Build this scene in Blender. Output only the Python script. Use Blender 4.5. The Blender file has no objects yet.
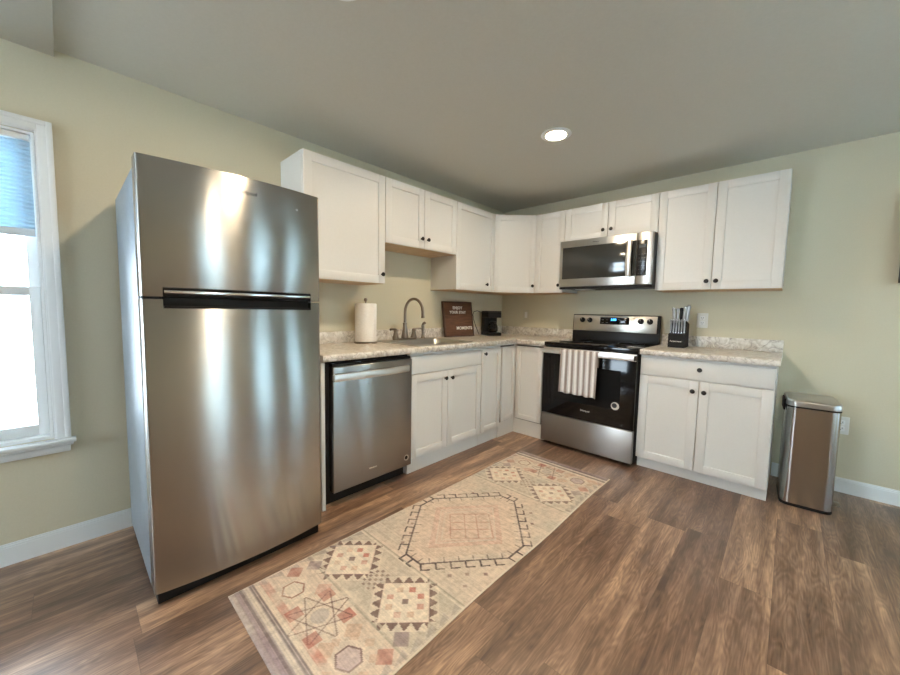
import bpy, bmesh, math, random
import numpy as np
from mathutils import Vector, Matrix, Euler
random.seed(7)
S = bpy.context.scene
C = S.collection

# ------------------------------------------------------------------ camera
cam_d = bpy.data.cameras.new('camera'); cam = bpy.data.objects.new('camera', cam_d); C.objects.link(cam)
YAW, PITCH, ROLL, F = 0.7542, -0.0763, 0.0179, 362.33
fw = Vector((-math.sin(YAW)*math.cos(PITCH), math.cos(YAW)*math.cos(PITCH), math.sin(PITCH)))
rt = Vector((math.cos(YAW), math.sin(YAW), 0)); up = rt.cross(fw)
r2 = rt*math.cos(ROLL)+up*math.sin(ROLL); u2 = up*math.cos(ROLL)-rt*math.sin(ROLL)
M = Matrix((r2, u2, -fw)).transposed().to_4x4(); M.translation = Vector((2.5162, -3.5737, 1.1892))
cam.matrix_world = M
cam_d.sensor_fit = 'HORIZONTAL'; cam_d.sensor_width = 36; cam_d.lens = F*36/900
cam_d.clip_start = 0.02
S.camera = cam

# ------------------------------------------------------------------ light and exposure
W = bpy.data.worlds.new('world'); S.world = W; W.use_nodes = True
bg = W.node_tree.nodes['Background']; bg.inputs[0].default_value = (0.75, 0.87, 1.0, 1); bg.inputs[1].default_value = 9.2
LAMP_STRENGTH = 145.0
LAMP_COLOR = (1.0, 0.80, 0.56, 1)
S.view_settings.view_transform = 'Standard'; S.view_settings.look = 'None'
S.view_settings.gamma = 1; S.view_settings.use_curve_mapping = False
S.view_settings.exposure = 1.58
S.cycles.use_denoising = True
S.cycles.max_bounces = 10; S.cycles.diffuse_bounces = 6; S.cycles.glossy_bounces = 5
S.cycles.transparent_max_bounces = 12
S.cycles.sample_clamp_indirect = 8.0

# ------------------------------------------------------------------ materials
def nodes(m): return m.node_tree.nodes, m.node_tree.links
def mat(name, col, rough=0.5, metal=0.0, **kw):
    m = bpy.data.materials.new(name); m.use_nodes = True
    b = m.node_tree.nodes['Principled BSDF']
    b.inputs['Base Color'].default_value = (*col, 1); b.inputs['Roughness'].default_value = rough
    b.inputs['Metallic'].default_value = metal
    for k, v in kw.items(): b.inputs[k.replace('_', ' ')].default_value = v
    return m
def noise_on(m, col1, col2, scale=(40, 40, 40), nscale=1.0, detail=3, bump=0.0, dist=0.002, lo=0.3, hi=0.7):
    """procedural colour variation and fine bump in object space"""
    n, l = nodes(m); b = n['Principled BSDF']
    tc = n.new('ShaderNodeTexCoord'); mp = n.new('ShaderNodeMapping'); mp.inputs['Scale'].default_value = scale
    nz = n.new('ShaderNodeTexNoise'); nz.inputs['Scale'].default_value = nscale; nz.inputs['Detail'].default_value = detail
    cr = n.new('ShaderNodeValToRGB')
    cr.color_ramp.elements[0].position = lo; cr.color_ramp.elements[1].position = hi
    cr.color_ramp.elements[0].color = (*col1, 1); cr.color_ramp.elements[1].color = (*col2, 1)
    l.new(tc.outputs['Object'], mp.inputs[0]); l.new(mp.outputs[0], nz.inputs['Vector'])
    l.new(nz.outputs['Fac'], cr.inputs[0]); l.new(cr.outputs[0], b.inputs['Base Color'])
    if bump:
        bp = n.new('ShaderNodeBump'); bp.inputs['Strength'].default_value = bump; bp.inputs['Distance'].default_value = dist
        l.new(nz.outputs['Fac'], bp.inputs['Height']); l.new(bp.outputs[0], b.inputs['Normal'])
    return m

WALL = noise_on(mat('wall_paint', (.64, .585, .435), .62), (.635, .58, .43), (.655, .60, .45), nscale=3, bump=.0)
def wall_bump(m):
    n, l = nodes(m); b = n['Principled BSDF']; tc = n.new('ShaderNodeTexCoord')
    nz = n.new('ShaderNodeTexNoise'); nz.inputs['Scale'].default_value = 90; nz.inputs['Detail'].default_value = 3
    bp = n.new('ShaderNodeBump'); bp.inputs['Strength'].default_value = .18; bp.inputs['Distance'].default_value = .002
    l.new(tc.outputs['Object'], nz.inputs['Vector']); l.new(nz.outputs['Fac'], bp.inputs['Height']); l.new(bp.outputs[0], b.inputs['Normal'])
wall_bump(WALL)
CEIL = noise_on(mat('ceiling_paint', (.58, .555, .48), .55), (.57, .545, .47), (.59, .565, .49), nscale=2)
wall_bump(CEIL)
TRIM = mat('trim_white', (.80, .82, .82), .35)
CAB = noise_on(mat('cabinet_white', (.72, .705, .675), .38), (.715, .70, .67), (.73, .715, .685), nscale=2)
CABIN = noise_on(mat('cabinet_birch', (.62, .42, .24), .6), (.52, .34, .19), (.68, .48, .29), scale=(3, 40, 3), nscale=1, detail=4)
GAP_SHADE = mat('painted_gap_shadow', (.10, .09, .08), .8)  # dark colour painted in for the shade inside door gaps
KNOB = mat('knob_black', (.012, .010, .009), .3, .4)
BLACK = mat('black_plastic', (.008, .008, .009), .42, 0, Specular_IOR_Level=.3)
BLACKM = mat('black_matte', (.014, .014, .015), .6, 0, Specular_IOR_Level=.25)
GLASSB = mat('black_glass', (.005, .005, .006), .07, 0, Specular_IOR_Level=.3)
MWGLASS = mat('microwave_glass', (.030, .032, .030), .10, 0, Coat_Weight=.35, Coat_Roughness=.04, Specular_IOR_Level=.5)
CHROME = mat('chrome', (.80, .80, .80), .10, 1)
NICKEL = mat('brushed_nickel', (.34, .29, .245), .28, 1)
PLATE = mat('plate_white', (.80, .79, .75), .35)
WHITEP = mat('white_plastic', (.85, .85, .84), .4)
INK = mat('lettering_dark', (.05, .05, .055), .4, .5)
PALEINK = mat('lettering_pale', (.86, .85, .80), .5)
DARKSLOT = mat('socket_dark', (.05, .05, .05), .6)

def steel(name, col=(.50, .485, .46), rough=.33, aniso=.75, streak=(1.5, 1.5, 260), axis='Z', var=0):
    m = mat(name, col, rough, 1.0); n, l = nodes(m); b = n['Principled BSDF']
    b.inputs['Anisotropic'].default_value = aniso; b.inputs['Anisotropic Rotation'].default_value = .25
    tg = n.new('ShaderNodeTangent'); tg.direction_type = 'RADIAL'; tg.axis = axis
    l.new(tg.outputs[0], b.inputs['Tangent'])
    tc = n.new('ShaderNodeTexCoord'); mp = n.new('ShaderNodeMapping'); mp.inputs['Scale'].default_value = streak
    nz = n.new('ShaderNodeTexNoise'); nz.inputs['Scale'].default_value = 1; nz.inputs['Detail'].default_value = 2
    mr = n.new('ShaderNodeMapRange'); mr.inputs[3].default_value = rough-var; mr.inputs[4].default_value = rough+var
    l.new(tc.outputs['Object'], mp.inputs[0]); l.new(mp.outputs[0], nz.inputs['Vector'])
    l.new(nz.outputs['Fac'], mr.inputs[0])
    if var: l.new(mr.outputs[0], b.inputs['Roughness'])
    return m
STEEL = steel('stainless_steel')
STEELF = steel('stainless_fridge', (.42, .405, .38), .25, .965, streak=(1.2, 1.2, 300), var=.006)
STEELD = steel('stainless_dark', (.36, .345, .325), .32, .8)
STEELC = steel('stainless_can', (.42, .39, .36), .22, .85)
STEELH = steel('stainless_handle', (.74, .72, .69), .36, .3)
CASE = noise_on(mat('appliance_case_grey', (.26, .295, .32), .5, .1), (.25, .285, .31), (.29, .325, .35), scale=(60, 60, 60), nscale=1, bump=.5, dist=.002)

# laminate worktop: pale marble look with brownish grey veins
def marble():
    m = mat('laminate_marble', (.75, .72, .67), .28); n, l = nodes(m); b = n['Principled BSDF']
    tc = n.new('ShaderNodeTexCoord')
    n1 = n.new('ShaderNodeTexNoise'); n1.inputs['Scale'].default_value = 9; n1.inputs['Detail'].default_value = 6; n1.inputs['Distortion'].default_value = 1.6
    c1 = n.new('ShaderNodeValToRGB'); e = c1.color_ramp.elements
    e[0].position = .40; e[0].color = (.80, .765, .71, 1); e[1].position = .62; e[1].color = (.80, .765, .71, 1)
    for p, c in ((.475, (.74, .70, .65)), (.50, (.48, .43, .39)), (.525, (.72, .68, .62))):
        x = c1.color_ramp.elements.new(p); x.color = (*c, 1)
    n2 = n.new('ShaderNodeTexNoise'); n2.inputs['Scale'].default_value = 26; n2.inputs['Detail'].default_value = 5; n2.inputs['Distortion'].default_value = 1
    c2 = n.new('ShaderNodeValToRGB'); c2.color_ramp.elements[0].position = .36; c2.color_ramp.elements[1].position = .6
    c2.color_ramp.elements[0].color = (.74, .71, .67, 1); c2.color_ramp.elements[1].color = (1, 1, 1, 1)
    mx = n.new('ShaderNodeMix'); mx.data_type = 'RGBA'; mx.blend_type = 'MULTIPLY'; mx.inputs[0].default_value = 1
    l.new(tc.outputs['Object'], n1.inputs['Vector']); l.new(tc.outputs['Object'], n2.inputs['Vector'])
    l.new(n1.outputs['Fac'], c1.inputs[0]); l.new(n2.outputs['Fac'], c2.inputs[0])
    l.new(c1.outputs[0], mx.inputs[6]); l.new(c2.outputs[0], mx.inputs[7]); l.new(mx.outputs[2], b.inputs['Base Color'])
    return m
TOP = marble()

# vinyl plank floor, planks along y, 0.184 m wide
def floor_mat():
    m = mat('plank_floor', (.2, .12, .08), .38, 0, Coat_Weight=.6, Coat_Roughness=.36); n, l = nodes(m); b = n['Principled BSDF']
    tc = n.new('ShaderNodeTexCoord'); sp = n.new('ShaderNodeSeparateXYZ'); l.new(tc.outputs['Object'], sp.inputs[0])
    def math_(op, a, bb=None, c=None):
        q = n.new('ShaderNodeMath'); q.operation = op
        for i, v in enumerate((a, bb, c)):
            if v is None: continue
            if isinstance(v, (int, float)): q.inputs[i].default_value = v
            else: l.new(v, q.inputs[i])
        return q.outputs[0]
    PW, PL = .1835, 1.22
    fx = math_('DIVIDE', math_('SUBTRACT', sp.outputs[0], 2.165-20*PW), PW)
    row = math_('FLOOR', fx); fu = math_('FRACT', fx)
    wn = n.new('ShaderNodeTexWhiteNoise'); wn.noise_dimensions = '1D'; l.new(row, wn.inputs['W'])
    fy = math_('ADD', math_('DIVIDE', sp.outputs[1], PL), math_('MULTIPLY', wn.outputs['Value'], 7.3))
    cell = math_('FLOOR', fy); fv = math_('FRACT', fy)
    cb = n.new('ShaderNodeCombineXYZ'); l.new(row, cb.inputs[0]); l.new(cell, cb.inputs[1])
    w2 = n.new('ShaderNodeTexWhiteNoise'); w2.noise_dimensions = '2D'; l.new(cb.outputs[0], w2.inputs['Vector'])
    sc = n.new('ShaderNodeSeparateColor'); l.new(w2.outputs['Color'], sc.inputs[0])
    # per plank shifted coordinates
    px = math_('ADD', sp.outputs[0], math_('MULTIPLY', sc.outputs[0], 31.0))
    py = math_('ADD', sp.outputs[1], math_('MULTIPLY', sc.outputs[1], 17.0))
    pv = n.new('ShaderNodeCombineXYZ'); l.new(px, pv.inputs[0]); l.new(py, pv.inputs[1])
    def mapped(s):
        q = n.new('ShaderNodeMapping'); q.inputs['Scale'].default_value = s; l.new(pv.outputs[0], q.inputs[0]); return q.outputs[0]
    # broad tone along the plank
    na = n.new('ShaderNodeTexNoise'); na.inputs['Scale'].default_value = 1; na.inputs['Detail'].default_value = 3; l.new(mapped((17, 1.6, 1)), na.inputs['Vector'])
    # cathedral grain
    nb = n.new('ShaderNodeTexNoise'); nb.inputs['Scale'].default_value = 1; nb.inputs['Detail'].default_value = 1.5; l.new(mapped((15.0, 2.2, 1)), nb.inputs['Vector'])
    rings = math_('SINE', math_('MULTIPLY', nb.outputs['Fac'], 90.0))
    # fine fibre
    nc = n.new('ShaderNodeTexNoise'); nc.inputs['Scale'].default_value = 1; nc.inputs['Detail'].default_value = 4; l.new(mapped((160, 9, 1)), nc.inputs['Vector'])
    nd = n.new('ShaderNodeTexNoise'); nd.inputs['Scale'].default_value = 1; nd.inputs['Detail'].default_value = 3; l.new(mapped((38, 26, 1)), nd.inputs['Vector'])
    tone = math_('ADD', math_('MULTIPLY', sc.outputs[2], .28), math_('MULTIPLY', na.outputs['Fac'], 1.15))
    tone = math_('ADD', tone, math_('MULTIPLY', rings, .055))
    tone = math_('ADD', tone, math_('MULTIPLY', nc.outputs['Fac'], .55))
    tone = math_('ADD', tone, math_('MULTIPLY', nd.outputs['Fac'], .16))
    mr = n.new('ShaderNodeMapRange'); mr.inputs[1].default_value = .72; mr.inputs[2].default_value = 1.44; l.new(tone, mr.inputs[0])
    cr = n.new('ShaderNodeValToRGB'); e = cr.color_ramp.elements
    e[0].position = 0; e[0].color = (.085, .045, .027, 1); e[1].position = 1; e[1].color = (.58, .365, .22, 1)
    x = cr.color_ramp.elements.new(.35); x.color = (.178, .100, .062, 1)
    x = cr.color_ramp.elements.new(.65); x.color = (.305, .183, .116, 1)
    l.new(mr.outputs[0], cr.inputs[0])
    # seams
    eu = math_('MINIMUM', fu, math_('SUBTRACT', 1.0, fu)); ev = math_('MINIMUM', fv, math_('SUBTRACT', 1.0, fv))
    su = math_('LESS_THAN', eu, .006); sv = math_('LESS_THAN', ev, .0010); seam = math_('MAXIMUM', su, sv)
    mx = n.new('ShaderNodeMix'); mx.data_type = 'RGBA'; l.new(math_('MULTIPLY', seam, .35), mx.inputs[0]); l.new(cr.outputs[0], mx.inputs[6])
    mx.inputs[7].default_value = (.035, .022, .015, 1); l.new(mx.outputs[2], b.inputs['Base Color'])
    rr = n.new('ShaderNodeMapRange'); rr.inputs[3].default_value = .33; rr.inputs[4].default_value = .50; l.new(nd.outputs['Fac'], rr.inputs[0]); l.new(rr.outputs[0], b.inputs['Roughness'])
    bp = n.new('ShaderNodeBump'); bp.inputs['Strength'].default_value = .25; bp.inputs['Distance'].default_value = .0015
    l.new(math_('SUBTRACT', math_('ADD', nc.outputs['Fac'], math_('MULTIPLY', rings, .15)), seam), bp.inputs['Height']); l.new(bp.outputs[0], b.inputs['Normal'])
    return m
FLOOR = floor_mat()

def emit(name, col, s):
    m = bpy.data.materials.new(name); m.use_nodes = True; n, l = nodes(m); n.clear()
    e = n.new('ShaderNodeEmission'); e.inputs[0].default_value = col; e.inputs[1].default_value = s
    o = n.new('ShaderNodeOutputMaterial'); l.new(e.outputs[0], o.inputs[0]); return m
LAMP = emit('lamp_lens', LAMP_COLOR, LAMP_STRENGTH)
CLOCK = emit('clock_blue', (.05, .35, 1, 1), 3.0)
def pane_mat():
    m = bpy.data.materials.new('window_glass'); m.use_nodes = True; n, l = nodes(m); n.clear()
    t = n.new('ShaderNodeBsdfTransparent'); g = n.new('ShaderNodeBsdfGlossy'); g.inputs['Roughness'].default_value = .02
    fr = n.new('ShaderNodeFresnel'); fr.inputs[0].default_value = 1.45; mx = n.new('ShaderNodeMixShader'); o = n.new('ShaderNodeOutputMaterial')
    t.inputs[0].default_value = (.96, .98, .98, 1)
    l.new(fr.outputs[0], mx.inputs[0]); l.new(t.outputs[0], mx.inputs[1]); l.new(g.outputs[0], mx.inputs[2]); l.new(mx.outputs[0], o.inputs[0]); return m
PANE = pane_mat()
def shade_mat():
    m = bpy.data.materials.new('shade_fabric'); m.use_nodes = True; n, l = nodes(m); n.clear()
    d = n.new('ShaderNodeBsdfDiffuse'); t = n.new('ShaderNodeBsdfTranslucent'); mx = n.new('ShaderNodeMixShader'); o = n.new('ShaderNodeOutputMaterial')
    d.inputs[0].default_value = (.70, .76, .80, 1); t.inputs[0].default_value = (.72, .80, .82, 1); mx.inputs[0].default_value = .75
    l.new(d.outputs[0], mx.inputs[1]); l.new(t.outputs[0], mx.inputs[2]); l.new(mx.outputs[0], o.inputs[0]); return m
SHADE = shade_mat(); SHADE1 = shade_mat(); SHADE1.name = 'pleated_shade_fabric'; SHADE1.node_tree.nodes['Translucent BSDF'].inputs[0].default_value = (.38, .52, .60, 1); SHADE1.node_tree.nodes['Mix Shader'].inputs[0].default_value = .55
def carafe_mat():
    m = pane_mat(); m.name = 'carafe_glass'; return m
CARAFE = carafe_mat()
def walnut():
    return noise_on(mat('sign_felt_brown', (.12, .055, .03), .7), (.085, .036, .018), (.155, .070, .036), scale=(8, 8, 60), nscale=1, detail=4)
SIGNM = walnut(); SIGNF = noise_on(mat('sign_frame_brown', (.07, .034, .02), .5), (.05, .025, .014), (.10, .05, .03), scale=(40, 40, 5), nscale=1)
PAPER = noise_on(mat('paper_towel', (.86, .82, .76), .9), (.84, .80, .74), (.89, .85, .80), scale=(90, 90, 90), nscale=1, bump=.6, dist=.002)

# ------------------------------------------------------------------ mesh helpers
class MB:
    def __init__(s, frame=None): s.bm = bmesh.new(); s.fr = frame
    def _merge(s, b, mtx=None):
        if mtx is not None: b.transform(mtx)
        me = bpy.data.meshes.new('t'); b.to_mesh(me); b.free(); s.bm.from_mesh(me); bpy.data.meshes.remove(me)
    def box(s, x0, x1, y0, y1, z0, z1, bev=0.0, seg=2):
        b = bmesh.new(); bmesh.ops.create_cube(b, size=1)
        for v in b.verts: v.co = Vector(((x0+x1)/2+v.co.x*(x1-x0), (y0+y1)/2+v.co.y*(y1-y0), (z0+z1)/2+v.co.z*(z1-z0)))
        if bev: bmesh.ops.bevel(b, geom=b.edges[:], offset=bev, segments=seg, affect='EDGES', profile=.5)
        s._merge(b); return s
    def fbox(s, u0, u1, n0, n1, z0, z1, bev=0.0, seg=2):   # frame coords: u along face, n outward
        s.box(u0, u1, -n1, -n0, z0, z1, bev, seg); return s
    def lathe(s, prof, mtx=None, seg=32):   # prof: (r,z) list
        b = bmesh.new(); rings = []
        for r, z in prof:
            if r < 1e-6: rings.append([b.verts.new((0, 0, z))])
            else: rings.append([b.verts.new((r*math.cos(2*math.pi*i/seg), r*math.sin(2*math.pi*i/seg), z)) for i in range(seg)])
        for A, B in zip(rings, rings[1:]):
            for i in range(seg):
                j = (i+1) % seg
                if len(A) == 1 and len(B) == 1: continue
                if len(A) == 1: b.faces.new((A[0], B[j], B[i]))
                elif len(B) == 1: b.faces.new((A[i], A[j], B[0]))
                else: b.faces.new((A[i], A[j], B[j], B[i]))
        for R, fl in ((rings[0], True), (rings[-1], False)):
            if len(R) > 1:
                try: b.faces.new(R[::-1] if fl else R)
                except ValueError: pass
        bmesh.ops.recalc_face_normals(b, faces=b.faces[:]); s._merge(b, mtx); return s
    def tube(s, pts, rad, seg=12, flat=None, cap=True):
        pts = [Vector(p) for p in pts]; n = len(pts); b = bmesh.new(); rings = []
        rads = rad if isinstance(rad, (list, tuple)) else [rad]*n
        prev = None
        for i, p in enumerate(pts):
            t = (pts[min(i+1, n-1)]-pts[max(i-1, 0)]).normalized()
            if prev is None:
                a = Vector((0, 0, 1)) if abs(t.z) < .9 else Vector((1, 0, 0)); nx = t.cross(a).normalized()
            else: nx = (prev-t*prev.dot(t)).normalized()
            prev = nx; ny = t.cross(nx)
            rings.append([b.verts.new(p+nx*rads[i]*math.cos(2*math.pi*k/seg)+ny*rads[i]*(flat or 1)*math.sin(2*math.pi*k/seg)) for k in range(seg)])
        for A, B in zip(rings, rings[1:]):
            for k in range(seg): b.faces.new((A[k], A[(k+1) % seg], B[(k+1) % seg], B[k]))
        if cap: b.faces.new(rings[0][::-1]); b.faces.new(rings[-1])
        bmesh.ops.recalc_face_normals(b, faces=b.faces[:]); s._merge(b); return s
    def prism(s, poly, z0, z1, bev=0.0, seg=2, mtx=None, only_top=False):
        b = bmesh.new(); A = [b.verts.new((x, y, z0)) for x, y in poly]; B = [b.verts.new((x, y, z1)) for x, y in poly]
        n = len(poly); b.faces.new(A[::-1]); b.faces.new(B)
        for i in range(n): b.faces.new((A[i], A[(i+1) % n], B[(i+1) % n], B[i]))
        bmesh.ops.recalc_face_normals(b, faces=b.faces[:])
        if bev:
            eg = [e for e in b.edges if (all(abs(v.co.z-z1) < 1e-6 for v in e.verts) or (not only_top and all(abs(v.co.z-z0) < 1e-6 for v in e.verts)))]
            bmesh.ops.bevel(b, geom=eg, offset=bev, segments=seg, affect='EDGES', profile=.5)
        s._merge(b, mtx); return s
    def build(s, name, m, parent=None, smooth=True, local=False, angle=40):
        if s.fr is not None: s.bm.transform(s.fr)
        bmesh.ops.recalc_face_normals(s.bm, faces=s.bm.faces[:]) if False else None
        me = bpy.data.meshes.new(name)
        if parent is not None and not local:
            off = Vector((0, 0, 0)); q = parent
            while q: off += q.location; q = q.parent
            s.bm.transform(Matrix.Translation(-off))
        if smooth:
            for f in s.bm.faces: f.smooth = True
            for e in s.bm.edges:
                if len(e.link_faces) == 2 and e.calc_face_angle(0) > math.radians(angle): e.smooth = False
        s.bm.to_mesh(me); s.bm.free(); me.materials.append(m)
        o = bpy.data.objects.new(name, me); C.objects.link(o)
        if parent is not None: o.parent = parent
        return o
def frame(origin, U, N):
    """(u, -n, z) -> world for a vertical face with outward normal N"""
    U = Vector(U).normalized(); N = Vector(N).normalized()
    m = Matrix((U, -N, Vector((0, 0, 1)))).transposed().to_4x4(); m.translation = Vector(origin); return m
def tag(o, label=None, cat=None, group=None, kind=None):
    for k, v in (('label', label), ('category', cat), ('group', group), ('kind', kind)):
        if v: o[k] = v
    return o
def thing(name, label, cat, loc=(0, 0, 0), group=None, rot=None):
    o = bpy.data.objects.new(name, None); C.objects.link(o); o.location = loc; o.empty_display_size = .05
    if rot: o.rotation_euler = rot
    return tag(o, label, cat, group)
def struct(name, mb, m, parent=None, **k):
    o = mb.build(name, m, parent, **k)
    if parent is None: o['kind'] = 'structure'
    return o
def copy_tree(o, parent=None):
    c = o.copy(); C.objects.link(c); c.parent = parent
    for ch in list(o.children): copy_tree(ch, c)
    return c
def lettering(name, text, size, m, parent, mtx, depth=.0006, bold=False, align='CENTER', spacing=1.0):
    cu = bpy.data.curves.new('txt', 'FONT'); cu.body = text; cu.size = size; cu.extrude = depth; cu.align_x = align; cu.align_y = 'CENTER'
    cu.space_character = spacing
    if bold: cu.offset = size*.02
    t = bpy.data.objects.new('txt', cu); C.objects.link(t); bpy.context.view_layer.update()
    me = bpy.data.meshes.new_from_object(t.evaluated_get(bpy.context.evaluated_depsgraph_get()))
    bpy.data.objects.remove(t); me.transform(mtx); me.materials.clear(); me.materials.append(m); me.name = name
    off = Vector((0, 0, 0)); q = parent
    while q: off += q.location; q = q.parent
    me.transform(Matrix.Translation(-off))
    o = bpy.data.objects.new(name, me); C.objects.link(o); o.parent = parent; return o
def face_text(origin, U, N):      # text plane: x->U, y->Z, z->N
    U = Vector(U).normalized(); N = Vector(N).normalized()
    m = Matrix((U, Vector((0, 0, 1)), N)).transposed().to_4x4(); m.translation = Vector(origin); return m
def rrect(x0, x1, y0, y1, r, n=6, corners=(1, 1, 1, 1)):
    P = []
    for k, (cx, cy, a0) in enumerate(((x1-r, y1-r, 0), (x0+r, y1-r, 90), (x0+r, y0+r, 180), (x1-r, y0+r, 270))):
        if corners[k]:
            for i in range(n+1):
                a = math.radians(a0+90*i/n); P.append((cx+r*math.cos(a), cy+r*math.sin(a)))
        else: P.append(((x1, y1), (x0, y1), (x0, y0), (x1, y0))[k])
    return P

XR, YF, H = 4.25, -6.4, 2.332          # right wall, front wall, ceiling
G = .0012
# ------------------------------------------------------------------ room shell
struct('floor', MB().box(-.12, XR+.12, YF-.12, .12, -.06, 0), FLOOR, smooth=False)
struct('ceiling', MB().box(-.12, XR+.12, YF-.12, .12, H, H+.08), CEIL, smooth=False)
struct('trim_1', MB().box(.0, XR, YF, -3.555, H-.031, H-.0005, .004), CEIL)
struct('wall_back', MB().box(-.12, XR+.12, 0, .12, 0, H), WALL, smooth=False)
ADDED_FW = [(.32, 1.25, .60, 2.05)]       # unseen window added behind the camera to bring daylight onto the back wall
mb = MB(); xs_ = -.12
for (a, b, c, d) in ADDED_FW: mb.box(xs_, a, YF-.12, YF, 0, H); mb.box(a, b, YF-.12, YF, 0, c); mb.box(a, b, YF-.12, YF, d, H); xs_ = b
mb.box(xs_, XR+.12, YF-.12, YF, 0, H); struct('wall_front', mb, WALL, smooth=False)
WY0, WY1, WZ0, WZ1 = -4.43, -3.632, .545, 1.945     # opening of window 1
def wall_x(name, xa, xb, holes):
    mb = MB(); ys = YF
    for (a, b, c, d) in sorted(holes):
        mb.box(xa, xb, ys, a, 0, H); mb.box(xa, xb, a, b, 0, c); mb.box(xa, xb, a, b, d, H); ys = b
    mb.box(xa, xb, ys, 0, 0, H)
    return struct(name, mb, WALL, smooth=False)
wall_x('wall_left', -.12, 0, [(WY0, WY1, WZ0, WZ1)])
RW = [(-3.02, -2.46, .20, 2.05), (-1.78, -1.26, .20, 2.05), (-.64, -.16, .20, 2.05)]
wall_x('wall_right', XR, XR+.12, RW)

def portal(x, y0, y1, z0, z1, sgn):
    l = bpy.data.lights.new('window_portal', 'AREA'); l.shape = 'RECTANGLE'; l.size = z1-z0; l.size_y = y1-y0; l.cycles.is_portal = True
    o = bpy.data.objects.new('window_portal', l); C.objects.link(o); o.location = (x, (y0+y1)/2, (z0+z1)/2)
    o.rotation_euler = (0, -math.pi/2*sgn, 0)
portal(-.125, WY0, WY1, WZ0, WZ1, 1)
for (a, b, c, d) in RW: portal(XR+.125, a, b, c, d, -1)

def window(name, x, y0, y1, z0, z1, s, cas=.056):
    """double-hung window; s=+1 room on the +x side of the wall face x, -1 otherwise"""
    w = bpy.data.objects.new(name, None); C.objects.link(w); w.location = (x, (y0+y1)/2, z0); w['kind'] = 'structure'
    def bx(mb, d0, d1, ya, yb, za, zb, bev=0): # depth measured into the room
        a, b = x+s*d0, x+s*d1
        return mb.box(min(a, b), max(a, b), ya, yb, za, zb, bev)
    g = .001
    # jamb lining
    mb = MB(); t = .012
    bx(mb, -.118, -g, y0+g, y0+t, z0+g, z1-g); bx(mb, -.118, -g, y1-t, y1-g, z0+g, z1-g)
    bx(mb, -.118, -g, y0+t, y1-t, z1-t, z1-g); bx(mb, -.118, -g, y0+t, y1-t, z0+g, z0+t)
    mb.build('jamb', TRIM, w)
    # moulded casing: layered profile
    mb = MB()
    for (o0, o1, dd) in ((0, cas, .013), (.008, cas-.002, .016), (cas-.020, cas, .020)):
        bx(mb, g, dd, y1+o0, y1+o1, z0-.0, z1+o1, .002); bx(mb, g, dd, y0-o1, y0-o0, z0, z1+o1, .002)
        bx(mb, g, dd, y0-o0, y1+o0, z1+o0, z1+o1, .002)
    mb.build('casing', TRIM, w)
    # stool and apron
    mb = MB(); bx(mb, -.07, -g, y0+t, y1-t, z0-.0+t, z0+t+.004); bx(mb, g, .05, y0-cas-.016, y1+cas+.016, z0-.020, z0-.001, .005)
    mb.build('sill', TRIM, w)
    mb = MB(); bx(mb, g, .032, y0-cas-.006, y1+cas+.006, z0-.037, z0-.021, .006); bx(mb, g, .020, y0-cas+.004, y1+cas-.004, z0-.068, z0-.037, .005)
    mb.build('apron', TRIM, w)
    zm = (z0+z1)/2-.006
    def sash(d0, za, zb, nm, bot):
        mb = MB(); sw = .038
        bx(mb, d0-.028, d0, y0+t+g, y0+t+sw, za, zb, .004); bx(mb, d0-.028, d0, y1-t-sw, y1-t-g, za, zb, .004)
        bx(mb, d0-.028, d0, y0+t+sw-.004, y1-t-sw+.004, za, za+bot, .004); bx(mb, d0-.028, d0, y0+t+sw-.004, y1-t-sw+.004, zb-.042, zb, .004)
        o = mb.build(nm, TRIM, w)
        mb = MB(); bx(mb, d0-.016, d0-.012, y0+t+sw-.003, y1-t-sw+.003, za+bot-.003, zb-.039); mb.build('pane', PANE, o, smooth=False)
        return o
    lo = sash(-.040, z0+t+.005, zm+.022, 'lower_sash', .052)
    sash(-.072, zm-.020, z1-t-g, 'upper_sash', .042)
    mb = MB(); bx(mb, -.039, -.020, (y0+y1)/2-.03, (y0+y1)/2+.03, zm+.0225, zm+.034, .004); mb.build('sash_lock', TRIM, lo)
    return w
window('window_1', 0, WY0, WY1, WZ0, WZ1, 1)
for i, (a, b, c, d) in enumerate(RW):
    w_ = window('window_%d' % (i+2), XR, a, b, c, d, -1)
    MB().box(XR+.016, XR+.030, a+.014, b-.014, c+.02, d-.016).build('added_dimming_shade', SHADE, w_, smooth=False)  # unseen fabric added over the right windows to dim their daylight

for i, (a, b, c, d) in enumerate(ADDED_FW):       # build facing +x, then turn to face +y
    w_ = window('window_%d' % (i+5), 0, -(b-a)/2, (b-a)/2, c, d, 1)
    w_.location = ((a+b)/2, YF, c); w_.rotation_euler = (0, 0, math.pi/2)
    l = bpy.data.lights.new('window_portal', 'AREA'); l.shape = 'RECTANGLE'; l.size = b-a; l.size_y = d-c; l.cycles.is_portal = True
    o = bpy.data.objects.new('window_portal', l); C.objects.link(o); o.location = ((a+b)/2, YF-.125, (c+d)/2); o.rotation_euler = (math.pi/2, 0, math.pi)
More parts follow.
